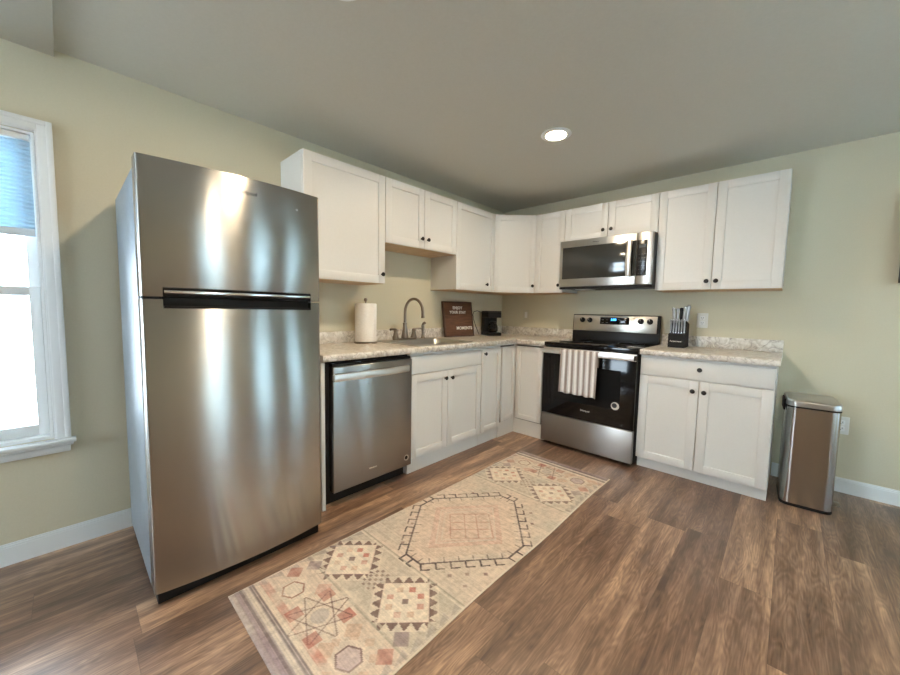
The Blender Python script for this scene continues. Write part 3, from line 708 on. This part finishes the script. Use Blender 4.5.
for s in (-1, 1): m_.box(.6285, .652, yc+s*.268-.010, yc+s*.268+.010, .772, .806, .003)
m_.build('handle', STEELH, dd, angle=30)
lettering('lettering', 'Whirlpool', .014, PALEINK, dd, face_text((.6286, -2.262, .176), (0, 1, 0), (1, 0, 0)))
def sticker(c, U, N, r, parent, txt):
    fr = frame(c, U, N)
    m_ = MB(fr); m_.lathe([(0, 0), (r, 0), (r*.97, .0008), (0, .0008)], Matrix.Rotation(math.pi/2, 4, 'X'), 32); s = m_.build('round_sticker', mat('sticker_silver', (.62, .60, .56), .4, .2), parent)
    m_ = MB(fr); m_.lathe([(r*.45, .0009), (r*.62, .0009), (r*.62, .0012), (r*.45, .0012), (r*.45, .0009)], Matrix.Rotation(math.pi/2, 4, 'X') @ Matrix.Translation((-r*.15, r*.12, 0)), 24); m_.build('emblem', INK, s)
sticker((.6283, -1.985, .158), (0, 1, 0), (1, 0, 0), .021, dd, '')

# ------------------------------------------------------------------ range
X0, X1 = .9225, 1.6975
t = thing('stove', 'freestanding electric stove with black glass top, black oven door and stainless drawer', 'stove', ((X0+X1)/2, -.33, 0))
MB().box(X0+.001, X1-.001, -.618, -.030, .030, .884, .003).build('body', BLACKM, t)
for xx in (X0+.05, X1-.05):
    for yy in (-.56, -.09): MB().lathe([(0, 0), (.018, 0), (.018, .024), (.009, .029), (0, .029)], Matrix.Translation((xx, yy, .0005)), 12).build('foot', BLACKM, t)
m_ = MB(); m_.box(X0-.001, X1+.001, -.645, -.086, .8845, .9225, .007, 3); ck = m_.build('cooktop', GLASSB, t)
RINGM = mat('burner_ring', (.09, .09, .095), .3)
for (bx_, by_, br) in ((1.10, -.22, .08), (1.10, -.48, .105), (1.52, -.22, .105), (1.52, -.48, .08)):
    MB().lathe([(br-.003, 0), (br, 0), (br, .0004), (br-.003, .0004), (br-.003, 0)], Matrix.Translation((bx_, by_, .9226)), 48).build('burner_ring', RINGM, ck)
# backguard: black lower part, stainless panel above
m_ = MB(); m_.box(X0+.002, X1-.002, -.0855, -.022, .885, 1.012, .004); m_.build('backguard_base', BLACK, t)
fp = Matrix.Translation((0, -.086, 1.012)) @ Matrix.Rotation(math.radians(-4), 4, 'X')   # leaning panel
m_ = MB(fp); m_.box(X0+.002, X1-.002, .004, .055, .001, .158, .004); m_.build('backguard_shell', BLACKM, t)
m_ = MB(fp); m_.box(X0+.010, X1-.020, -.003, .0035, .001, .150, .002); pn = m_.build('control_panel', steel('stainless_panel', (.58, .55, .50), .3, .5), t)
m_ = MB(fp); m_.box(1.192, 1.452, -.0058, -.0032, .068, .134, .001); dp = m_.build('display', GLASSB, pn)
cm = fp @ face_text((1.315, -.0062, .112), (1, 0, 0), (0, -1, 0)); lettering('clock_digits', '2:08', .028, CLOCK, dp, cm)
BTN = mat('button_grey', (.25, .25, .25), .5)
for i in range(6):
    for j in range(2):
        if 2 <= i <= 3: continue
        m_ = MB(fp); m_.box(1.208+i*.040, 1.226+i*.040, -.0062, -.0059, .082+j*.025, .086+j*.025); m_.build('button', BTN, dp, smooth=False)
for xx in (1.022, 1.094, 1.549, 1.622):
    m_ = MB(fp); m_.lathe([(0, 0), (.024, 0), (.0245, .004), (.021, .008), (.019, .022), (.016, .025), (0, .026)], Matrix.Translation((xx, -.0035, .103)) @ Matrix.Rotation(math.pi/2, 4, 'X'), 28)
    m_.box(xx-.0035, xx+.0035, -.033, -.028, .085, .121, .001); k_ = m_.build('knob', BLACK, pn)
    m_ = MB(fp); m_.box(xx-.0012, xx+.0012, -.0336, -.0331, .106, .120); m_.build('pointer', PALEINK, k_, smooth=False)
# oven door
m_ = MB(); m_.box(X0+.001, X1-.003, -.655, -.6195, .292, .880, .005, 3); od = m_.build('oven_door', GLASSB, t)
m_ = MB(); m_.box(X0+.11, X1-.11, -.6557, -.6552, .43, .74, .0); m_.build('oven_window', mat('oven_window_glass', (.008, .009, .010), .05, 0, Specular_IOR_Level=.3), od, smooth=False)
m_ = MB(); m_.box(X0+.003, X1-.005, -.6595, -.6555, .826, .879, .0015); m_.build('door_trim', STEELH, od)
m_ = MB(); hz0, hz1 = .832, .872
m_.box(X0+.006, X1-.008, -.7080, -.6940, hz0, hz1, .006, 3)
for xx in (X0+.008, X1-.034): m_.box(xx, xx+.024, -.6935, -.6600, hz0+.004, hz1-.004, .003)
m_.build('handle', STEELH, od)
m_ = MB(); m_.box(X1-.0075, X1-.0040, -.7075, -.661, hz0+.002, hz1-.002, .001); m_.build('handle_end_cap', BLACK, od)
lettering('lettering', 'Whirlpool', .019, PALEINK, od, face_text((1.319, -.6558, .374), (1, 0, 0), (0, -1, 0)))
sticker((1.556, -.6556, .461), (1, 0, 0), (0, -1, 0), .031, od, '')
m_ = MB(); m_.box(X0+.001, X1-.003, -.654, -.6195, .034, .286, .004, 3); m_.build('drawer', STEELD, t)
m_ = MB(); m_.box(X0+.006, X1-.008, -.625, -.6195, .0302, .0335); m_.build('lower_trim', BLACKM, t, smooth=False)

# dish towel over the handle
def towel_mat():
    m = mat('towel_stripes', (.8, .78, .76), .9); n, l = nodes(m); b = n['Principled BSDF']
    tc = n.new('ShaderNodeAttribute'); tc.attribute_name = 'stripe'
    cr = n.new('ShaderNodeValToRGB'); cr.color_ramp.interpolation = 'CONSTANT'; e = cr.color_ramp.elements
    W_, T_, D_ = (.80, .78, .77), (.30, .25, .23), (.15, .12, .115)
    seq = [(0, W_), (.04, T_), (.075, D_), (.095, W_), (.125, T_), (.205, W_), (.215, T_), (.235, W_)]
    e[0].position = 0; e[0].color = (*T_, 1); e[1].position = .36; e[1].color = (*W_, 1)
    for p, c in ((.40, D_), (.44, W_), (.52, T_), (.56, W_), (.84, D_), (.87, W_), (.94, T_)): x = cr.color_ramp.elements.new(p); x.color = (*c, 1)
    mm = n.new('ShaderNodeMath'); mm.operation = 'MULTIPLY'; mm.inputs[1].default_value = 6.3; fr_n = n.new('ShaderNodeMath'); fr_n.operation = 'FRACT'
    l.new(tc.outputs['Fac'], mm.inputs[0]); l.new(mm.outputs[0], fr_n.inputs[0]); l.new(fr_n.outputs[0], cr.inputs[0]); l.new(cr.outputs[0], b.inputs['Base Color'])
    return m
def towel():
    b = bmesh.new(); nu, path = 72, []
    yf, yb_, ztop = -.7115, -.6905, .8755
    for i in range(22): path.append(('f', .512+(ztop-.008-.512)*i/21))
    arc = [( -.7115, .8685), (-.7095, .8735), (-.7035, .8765), (-.6965, .8765), (-.6915, .8740), (-.6895, .8680)]
    rows = []
    lay = b.verts.layers.float.new('stripe')
    for k in range(len(path)+len(arc)+6):
        row = []
        for j in range(nu+1):
            u = j/nu
            if k < len(path):
                z = path[k][1]; d = (ztop-z)/(ztop-.5)
                zz = z-.006*d*u+.004*d*math.sin(u*23)
                y = -.7115-.0005-d*.012*(.5+.5*math.sin(u*38+.6*math.sin(u*9)))-d*.004
                x = 1.115+u*.312+.010*d*math.sin(3*u)-.004*d
            elif k < len(path)+len(arc):
                y, zz = arc[k-len(path)]; x = 1.115+u*.312; d = 0
            else:
                q = k-len(path)-len(arc); zz = .860-q*.022; y = -.6890+.001*q; x = 1.115+u*.312
            v = b.verts.new((x, y, zz)); v[lay] = u; row.append(v)
        rows.append(row)
    for A_, B_ in zip(rows, rows[1:]):
        for j in range(nu): b.faces.new((A_[j], A_[j+1], B_[j+1], B_[j]))
    bmesh.ops.recalc_face_normals(b, faces=b.faces[:])
    return b
m_ = MB(); m_.bm.free(); m_.bm = towel()
o = m_.build('dish_towel', towel_mat(), angle=180); tag(o, 'taupe and white striped dish towel hanging over the oven door handle', 'dish towel')
md = o.modifiers.new('thick', 'SOLIDIFY'); md.thickness = .0016; md.offset = 0

# ------------------------------------------------------------------ microwave
t = thing('microwave', 'stainless over-the-range microwave with dark glass door mounted under a wall cabinet', 'microwave', ((X0+X1)/2, -.2, 1.4))
MB().box(X0, X1, -.378, -.002, 1.404, 1.829, .003).build('body', mat('microwave_case', (.06, .06, .062), .45, .3), t)
m_ = MB(); m_.box(X0+.001, X1-.001, -.405, -.3785, 1.396, 1.4165, .003); m_.build('bottom_vent', BLACKM, t)
xd = 1.582; yf = -.4178
m_ = MB(); m_.box(X0+.001, xd-.001, yf, -.379, 1.4175, 1.8285, .004, 3); dr = m_.build('door', STEEL, t)
m_ = MB(); m_.box(xd+.0005, X1-.001, yf, -.379, 1.4175, 1.8285, .004, 3); pn = m_.build('control_side', STEEL, t)
m_ = MB(); m_.box(X0+.030, xd-.002, yf-.0030, yf-.0002, 1.487, 1.768, .0015); wn_ = m_.build('window', MWGLASS, dr)
m_ = MB(); m_.box(xd+.002, X1-.040, yf-.0030, yf-.0002, 1.487, 1.768, .0015); cp = m_.build('keypad', mat('keypad_black', (.010, .010, .011), .22), pn)
KEY = mat('key_grey', (.16, .16, .16), .5)
for i in range(3):
    for j in range(6): m_ = MB(); m_.box(xd+.016+i*.020, xd+.026+i*.020, yf-.0033, yf-.0031, 1.505+j*.030, 1.508+j*.030); m_.build('key', KEY, cp, smooth=False)
m_ = MB(); m_.box(xd+.018, X1-.054, yf-.0036, yf-.0031, 1.708, 1.735); m_.build('display', mat('lcd_grey', (.07, .075, .08), .2), cp, smooth=False)
b = bmesh.new(); rows = []
for i in range(21):
    u = -1+2*i/20; z = 1.628+u*.142; y = yf-.026-.017*(1-u*u); hw = .021; xc_ = 1.532
    rows.append([b.verts.new((xc_+dx, y+dy, z)) for dx, dy in ((-hw, .006), (-hw+.002, -.002), (-hw+.009, -.0055), (hw-.009, -.0055), (hw-.002, -.002), (hw, .006))])
for A_, B_ in zip(rows, rows[1:]):
    for i in range(6): b.faces.new((A_[i], B_[i], B_[(i+1) % 6], A_[(i+1) % 6]))
b.faces.new(rows[0]); b.faces.new(rows[-1][::-1]); bmesh.ops.recalc_face_normals(b, faces=b.faces[:])
m_ = MB(); m_.bm.free(); m_.bm = b
for s in (-1, 1): m_.box(1.518, 1.546, yf-.028, yf-.0032, 1.628+s*.132-.008, 1.628+s*.132+.008, .003)
m_.build('handle', STEELH, dr, angle=30)
lettering('lettering', 'Whirlpool', .013, INK, dr, face_text((1.25, yf-.0006, 1.797), (1, 0, 0), (0, -1, 0)))
MB().box(1.00, 1.14, -.24, -.10, 1.400, 1.4038, .001).build('lamp_cover', WHITEP, t)

# ------------------------------------------------------------------ knife block and knives
BX, BY, BZ = 1.862, -.205, CT+.0008
t = thing('knife_block', 'black knife block with maker lettering on the short worktop beside the stove', 'knife block', (BX, BY, BZ))
# side profile (y,z): stepped block; steak knives in front low step, big knives in the taller rear
def yzprism(mb, prof, x0, x1, bev=.003):
    b = bmesh.new(); A_ = [b.verts.new((x0, y, z)) for y, z in prof]; B_ = [b.verts.new((x1, y, z)) for y, z in prof]; n = len(prof)
    b.faces.new(A_); b.faces.new(B_[::-1])
    for i in range(n): b.faces.new((A_[i], B_[i], B_[(i+1) % n], A_[(i+1) % n]))
    bmesh.ops.recalc_face_normals(b, faces=b.faces[:])
    if bev: bmesh.ops.bevel(b, geom=b.edges[:], offset=bev, segments=2, affect='EDGES')
    mb._merge(b)
m_ = MB(); yzprism(m_, [(BY-.062, BZ), (BY-.062, BZ+.108), (BY-.012, BZ+.118), (BY-.002, BZ+.212), (BY+.088, BZ+.188), (BY+.100, BZ)], BX-.057, BX+.057); m_.build('block', BLACKM, t)
lettering('lettering', 'Farberware', .017, PALEINK, t, face_text((BX-.002, BY-.0622, BZ+.050), (1, 0, 0), (0, -1, 0)))
HANDLE = mat('knife_handle_steel', (.40, .385, .37), .30, 1)
def knife(x, y, z, ln, w, tilt, label, grp, m=HANDLE, dark=False, roll=0):
    k = thing('knife', label, 'knife', (x, y, z), grp, rot=(tilt, roll, 0))
    m_ = MB(); m_.tube([(0, 0, .0), (0, 0, .012), (0, .001, ln*.35), (0, .0, ln*.7), (0, -.003, ln*.92), (0, -.004, ln)], [w*.8, w*.75, w*.85, w*.8, w*1.05, w*.85], 12, flat=1.3); m_.build('handle', m, k, local=True)
    m_ = MB(); m_.lathe([(0, 0), (w*.95, 0), (w*.95, .005), (0, .005)], Matrix.Translation((0, 0, -.0055)), 14); m_.build('bolster', CHROME, k, local=True)
    m_ = MB(); m_.box(-w*.85, w*.85, -w*1.2-.004, w*1.2-.004, ln+.0002, ln+.005, .0015); m_.build('end_cap', CHROME, k, local=True)
for i in range(6):
    knife(BX-.046+i*.0184, BY-.038, BZ+.1215, .098, .0058, math.radians(0), 'steel-handled steak knife in the lower row of the knife block', 'steak knives in the lower row of the knife block')
for (dx, dy, ln, w, m, roll, lab) in ((-.043, .035, .118, .0105, HANDLE, -.10, 'leftmost steel-handled kitchen knife in the upper row of the knife block'),
        (-.018, .030, .112, .0095, HANDLE, -.04, 'steel-handled kitchen knife just left of the black-handled tool in the knife block'),
        (.006, .035, .118, .0105, BLACK, 0, 'black-handled tool in the middle of the upper row of the knife block'),
        (.026, .028, .130, .0095, HANDLE, .06, 'steel-handled kitchen knife just right of the black-handled tool in the knife block'),
        (.047, .035, .142, .0110, HANDLE, .08, 'tallest steel-handled kitchen knife at the right of the knife block')):
    knife(BX+dx*.95, BY+dy, BZ+.2125, ln*.86, w, math.radians(-6), lab, 'large knives in the upper row of the knife block', m, roll=roll)

# ------------------------------------------------------------------ trash can
TX0, TX1, TY0, TY1 = 2.512, 2.785, -.510, -.150
cx_, cy_ = (TX0+TX1)/2-.006, (TY0+TY1)/2-.004
t = thing('trash_can', 'tall brushed stainless step trash can with rounded front standing right of the base cabinet', 'trash can', (cx_, cy_, 0))
TR = Matrix.Translation((cx_, cy_, 0)) @ Matrix.Rotation(math.radians(3.5), 4, 'Z')
hx, hy = .119, .165
m_ = MB(TR); m_.prism(rrect(-hx, hx, -hy, hy, .045, 8), .0205, .624); m_.build('body', STEELC, t)
m_ = MB(TR); m_.prism(rrect(-hx-.001, hx+.001, -hy-.001, hy+.001, .045, 8), .001, .020, .003); m_.build('base_ring', BLACKM, t)
m_ = MB(TR); m_.prism(rrect(-hx-.0015, hx+.0015, -hy-.0015, hy+.0015, .045, 8), .6245, .634); m_.build('rim', BLACKM, t)
m_ = MB(TR); m_.prism(rrect(-hx-.003, hx+.003, -hy-.003, hy+.003, .047, 8), .6345, .672, .013, 4, only_top=True); m_.build('lid', steel('lid_steel', (.50, .48, .46), .34, .3), t)
m_ = MB(TR); m_.box(-hx-.013, -hx-.0035, -.08, .08, .585, .657, .004); m_.build('hinge', BLACKM, t)
m_ = MB(TR); m_.box(hx+.002, hx+.022, -.022, .022, .012, .026, .004); m_.box(hx+.018, hx+.048, -.034, .034, .020, .030, .004); m_.build('pedal', NICKEL, t)

# ------------------------------------------------------------------ television edge at the far right
t = thing('television', 'black wall-mounted television whose left edge just enters the right side of the photo', 'television', (3.42, -.06, 1.68))
MB().box(2.978, 3.86, -.078, -.045, 1.402, 1.905, .004).build('bezel', BLACK, t)
MB().box(2.986, 3.852, -.0788, -.0783, 1.416, 1.897).build('screen', GLASSB, t, smooth=False)
MB().box(3.25, 3.59, -.0445, -.001, 1.53, 1.77, .003).build('wall_mount', BLACKM, t)

# ------------------------------------------------------------------ runner rug
def rug():
    x0, x1, y0, y1 = .913, 1.646, -3.165, -.956
    Wd, Ln = x1-x0, y1-y0; st = .0035
    nu, nv = int(Wd/st), int(Ln/st)
    U = np.linspace(0, Wd, nu+1); V = np.linspace(0, Ln, nv+1)
    u, v0 = np.meshgrid(U, V); v = np.minimum(v0, Ln-v0)       # mirrored about the middle
    rng = np.random.default_rng(3)
    def fbm(s, oct=3):
        out = np.zeros_like(u); amp = 1
        for o in range(oct):
            sc = s*2**o; gu, gv = int(Wd*sc)+3, int(Ln*sc)+3; g = rng.random((gv, gu))
            a, b = u*sc, v0*sc; ia, ib = a.astype(int), b.astype(int); fa, fb = a-ia, b-ib
            fa = fa*fa*(3-2*fa); fb = fb*fb*(3-2*fb)
            out += amp*((g[ib, ia]*(1-fa)+g[ib, ia+1]*fa)*(1-fb)+(g[ib+1, ia]*(1-fa)+g[ib+1, ia+1]*fa)*fb); amp *= .5
        return out/(2-2*.5**oct)
    col = np.zeros(u.shape+(3,))
    cream = np.array((.64, .51, .40)); sage = np.array((.47, .43, .34)); pink = np.array((.60, .36, .28))
    red = np.array((.36, .115, .085)); plum = np.array((.16, .085, .080)); char = np.array((.115, .085, .080)); grey = np.array((.30, .25, .235)); pale = np.array((.72, .61, .48)); peach = np.array((.62, .42, .30)); mauve = np.array((.28, .20, .21))
    n1 = fbm(5); n2 = fbm(14); wear = fbm(60, 2)
    def put(mask, c, a=1.0):
        m = (mask*a)[..., None].astype(float) if np.isscalar(a) else (mask*a)[..., None]
        col[:] = col*(1-m)+c*m
    fade = np.clip(.45+.9*n2, .25, 1)
    col[:] = cream
    put(np.clip((n1-.45)*3, 0, 1), sage, .55)
    # field bands
    put(v < .33, cream*1.02, .6); put((v > .35) & (v < .64), sage, .35)
    cu, cm = .355, Ln/2
    # central medallion: nested diamonds
    du, dv = np.abs(u-.366), np.abs(v0-1.07)
    hx = np.maximum((du/.33+dv/.42), np.maximum(du/.33, dv/.40)*1.0)
    put(hx < 1.04, cream*1.05, .5); put((hx < .98) & (hx > .70), peach, .22*fade)
    inn = du/.24+dv/.29
    put((inn < 1.0) & (inn > .84), pink, .55*fade); put((inn < .80) & (inn > .70), pink, .35*fade); put(inn < .66, peach, .30*fade); put((inn < .62), pink, .16*fade)
    sa, ta = (u-.39)/.155+(v0-1.075)/.16, (u-.39)/.155-(v0-1.075)/.16
    gl = np.zeros(u.shape, bool)
    for k in (-1, -.28, .32, 1): gl |= ((np.abs(sa-k) < .026) & (np.abs(ta) < 1)) | ((np.abs(ta-k) < .026) & (np.abs(sa) < 1))
    put(gl, red*.9+char*.2, .62*np.clip(fade-.15, 0, 1))
    def zig(cu_, cv, a, b, th, ang_off=0):   # hook line between (cu_,cv) and (a,b): stepped S hooks
        pass
    def seg(p, q, w, c, a=.9):
        p, q = np.array(p), np.array(q); d = q-p; L = np.hypot(*d)
        if L < 1e-6: return
        tt = np.clip(((u-p[0])*d[0]+(v0-p[1])*d[1])/L**2, 0, 1)
        dist = np.hypot(u-p[0]-tt*d[0], v0-p[1]-tt*d[1]); put(dist < w, c, a*fade)
    def hooks(p, q, n, side, c, s=.026):
        p, q = np.array(p, float), np.array(q, float); d = (q-p)/n; nn = np.array((-d[1], d[0])); nn = nn/np.hypot(*nn)*side*s
        for i in range(n):
            a = p+d*i
            b1 = a+d*.95; seg(a, b1, .0046, c, 1.0); seg(b1, b1+nn, .0046, c, 1.0); seg(b1+nn, b1+nn-d*.55, .0042, c, 1.0); seg(a+d*.35, a+d*.35-nn*.8, .0030, c, .7)
    corners = [(.045, 1.02), (.045, 1.13), (.32, 1.46), (.42, 1.46), (.69, 1.13), (.69, 1.00), (.42, .675), (.32, .675)]
    cnt = [2, 6, 2, 6, 2, 6, 2, 6]
    for i in range(8): hooks(corners[i], corners[(i+1) % 8], cnt[i], 1, char, .042)
    for (a_, b_) in ((.15, .86), (.21, .80), (.12, .92), (.57, .72), (.62, .78), (.66, .72), (.12, 1.28), (.17, 1.36), (.62, 1.33), (.56, 1.42), (.24, .72), (.68, .84)): put((np.abs(u-a_)+np.abs(v0-b_)) < .012, plum*1.2, .75*fade)
    # the paired stepped diamonds, both ends
    for end in (0, 1):
        f = (lambda vv: vv) if end == 0 else (lambda vv: Ln-vv)
        K = 1.0 if end == 0 else .8
        for (pu, pv) in ((.163, .474), (.537, .488)):
            pv = f(pv); a = u-pu; b = v0-pv; sg, tg = a+b, a-b
            R = .137; mx_ = np.maximum(np.abs(sg), np.abs(tg)); mn_ = np.minimum(np.abs(sg), np.abs(tg))
            # saw-tooth plum triangles outside each side of the diamond
            saw = np.abs(np.mod(np.where(np.abs(sg) > np.abs(tg), tg, sg)+.5, .068)-.034)
            put((mx_ < R+.060) & (mn_ < R-.005), pale, .55)
            put((mx_ > R) & (mx_ < R+.050) & (mx_-R < .058-saw*1.65) & (mn_ < R-.002), plum*.9, .85*K*np.clip(fade+.15, 0, 1))
            put(mx_ < R, pale*1.04, .9)
            put((mx_ > R-.004) & (mx_ < R+.004), cream*1.15, .8)
            for k, (i_, j_) in enumerate(((.088, .036), (.088, -.036), (-.088, .036), (-.088, -.036), (.036, .088), (.036, -.088), (-.036, .088), (-.036, -.088))):
                m = (np.abs(sg-i_*1.0) < .019) & (np.abs(tg-j_*1.0) < .019)
                put(m, (red*1.35 if k in (0, 1, 3, 5, 6) else peach), (.85 if k % 3 else .6)*K*fade)
            put((np.abs(sg) < .018) & (np.abs(tg) < .018), plum, .75*K)
        # dotted crosses between the diamonds
        for i in range(-2, 3):
            for j in range(-3, 4):
                if (i+j) % 2 == 0 and abs(i)+abs(j) < 5: put((np.abs(u-.352-i*.017) < .0065) & (np.abs(v0-f(.475)-j*.017) < .0065), plum, .7*K*fade)
        # separators
        for vv, c_ in ((.335, sage*.7), (.35, pale), (.64, sage*.6), (.625, pale)): put(np.abs(v0-f(vv)) < .004, c_, .55)
        # eight-pointed star row
        def star(pu, pv, R, c, fillc, lw=.004, K2=1):
            pv = f(pv); a = u-pu; b = v0-pv; r1 = np.maximum(np.abs(a), np.abs(b)); r2 = (np.abs(a)+np.abs(b))/1.41421
            put(np.minimum(np.abs(a)+np.abs(b), 9) < R*1.45, pale, .45*K2)
            for (qa, qb) in ((-.078, .070), (-.076, -.066), (.070, .074), (.076, -.068)):
                put((np.abs(a-qa) < .027) & (np.abs(b-qb) < .027), fillc, .8*K2*fade)
            for k in range(4):
                an = math.radians(22.5+45*k); 
                for s_ in (-1, 1):
                    dd_ = np.abs(a*math.cos(an)+b*math.sin(an)-s_*R*.42); put((dd_ < lw*.7) & (np.hypot(a, b) < R*1.05), c, .75*K2*fade)
            put(np.hypot(a, b) < R*.3, grey+.08, .5*K2)
        star(.355, .215, .118, plum, red*1.2, K2=K)
        def hexo(pu, pv, R, c, fc, K2=1):
            pv = f(pv); a = np.abs(u-pu); b = np.abs(v0-pv); h = np.maximum(a, (a*.5+b*.87)); put(h < R*1.6, pale, .45*K2); put(h < R, fc, .55*K2); put(np.abs(h-R) < .0035, c, .8*K2*fade)
        hexo(.155, .20, .040, red*.7, pale); hexo(.585, .20, .042, plum, mauve*1.6)
        for (pu, pv, c_) in ((.665, .29, red*1.2), (.655, .37, mauve), (.06, .25, red), (.50, .16, peach), (.67, .15, peach), (.60, .30, pale*.8), (.50, .27, peach*.9), (.24, .29, pink), (.08, .33, mauve)):
            a = u-pu; b = v0-f(pv); put((np.abs(a)+np.abs(b)) < .040, c_, .7*K*fade)
        for (pu, sg) in ((.585, 1),):
            for k in range(8):
                an = k*math.pi/4; a = u-pu-.085*math.cos(an); b = v0-f(.20)-.085*math.sin(an); put((np.abs(a)+np.abs(b)) < .022, peach, .55*K)
        # triangles along the side
        tri_ = (np.mod(v0, .07)/.07*.035 > np.minimum(u, Wd-u)-.012) & (np.minimum(u, Wd-u) > .012) & (v < .62); put(tri_, grey, .25)
        # end stripes
        ve = v0 if end == 0 else Ln-v0
        put(ve < .092, grey*1.25, .75); put((ve > .018) & (ve < .038) , mauve*1.1, .5*(n2 > .35)); put((ve < .050) & (u > .25), mauve*1.15, .55*np.clip(n1*1.8-.3, 0, 1))
        for vv in (.040, .046, .078, .090): put(np.abs(ve-vv) < .0026, char, .65*fade)
        put((ve > .055) & (ve < .072), pale, .6)
        put((ve > .115) & (ve < .145), red*1.5, .62*np.clip(n2*2-.5, .1, 1)*(K if end == 0 else .4)); put((ve > .098) & (ve < .112), pale, .5)
    # worn, abrashed yarn
    wear2 = rng.random(u.shape); col[:] = col*(.74+.34*wear[..., None]+.20*wear2[..., None])
    line = .92+.16*rng.random((u.shape[0], 1)); col[:] = col*line[..., None]
    put(np.clip((n2-.62)*3, 0, 1)*np.clip((wear-.4)*3, 0, 1), pale, .5)
    edge = (np.minimum(u, Wd-u) < .006); put(edge, pale*1.05, .8)
    col[:] = np.clip(col, .01, 1)
    # slight wave of the long right edge as in the photo
    xo = x0+u+.004*np.sin(v0*6.0)*(u/Wd)
    zz = np.full_like(u, .0062)+.0006*wear
    e = np.minimum(np.minimum(u, Wd-u), v); zz -= .003*np.clip(1-e/.006, 0, 1)
    nvt = u.size; co = np.empty((nvt*2, 3)); 
    co[:nvt] = np.stack([xo.ravel(), (y0+v0).ravel(), zz.ravel()], 1)
    co[nvt:] = np.stack([xo.ravel(), (y0+v0).ravel(), np.full(nvt, .0008)], 1)
    idx = np.arange(nvt).reshape(u.shape)
    q = np.stack([idx[:-1, :-1], idx[:-1, 1:], idx[1:, 1:], idx[1:, :-1]], -1).reshape(-1, 4)
    ringi = np.concatenate([idx[0, :], idx[1:, -1], idx[-1, -2::-1], idx[-2:0:-1, 0]])
    r2_ = np.roll(ringi, -1); side = np.stack([r2_, ringi, ringi+nvt, r2_+nvt], 1)
    faces = np.concatenate([q, side, ]); 
    bot = (ringi[::-1]+nvt)
    # drop unused interior bottom verts by re-indexing
    used = np.zeros(nvt*2, bool); used[:nvt] = True; used[ringi+nvt] = True; remap = np.cumsum(used)-1
    co = co[used]; fl = [tuple(x) for x in remap[faces].tolist()]+[tuple(remap[bot].tolist())]
    me = bpy.data.meshes.new('runner_rug'); me.from_pydata(co.tolist(), [], fl); 
    ca = me.color_attributes.new('weave', 'FLOAT_COLOR', 'POINT'); rgba = np.ones((len(co), 4)); cc = np.concatenate([col.reshape(-1, 3), col.reshape(-1, 3)])[used]; rgba[:, :3] = cc
    ca.data.foreach_set('color', rgba.ravel()); me.update()
    m = mat('rug_weave', (.5, .4, .3), .95, 0, Specular_IOR_Level=.15); n, l = nodes(m); at = n.new('ShaderNodeAttribute'); at.attribute_name = 'weave'; l.new(at.outputs['Color'], n['Principled BSDF'].inputs['Base Color'])
    tc = n.new('ShaderNodeTexCoord'); nz = n.new('ShaderNodeTexNoise'); nz.inputs['Scale'].default_value = 350; nz.inputs['Detail'].default_value = 2
    bp = n.new('ShaderNodeBump'); bp.inputs['Strength'].default_value = .5; bp.inputs['Distance'].default_value = .002; l.new(tc.outputs['Object'], nz.inputs['Vector']); l.new(nz.outputs['Fac'], bp.inputs['Height']); l.new(bp.outputs[0], n['Principled BSDF'].inputs['Normal'])
    me.materials.append(m); o = bpy.data.objects.new('runner_rug', me); C.objects.link(o)
    tag(o, 'faded cream and red runner rug with geometric medallion lying on the wood floor', 'rug')
rug()
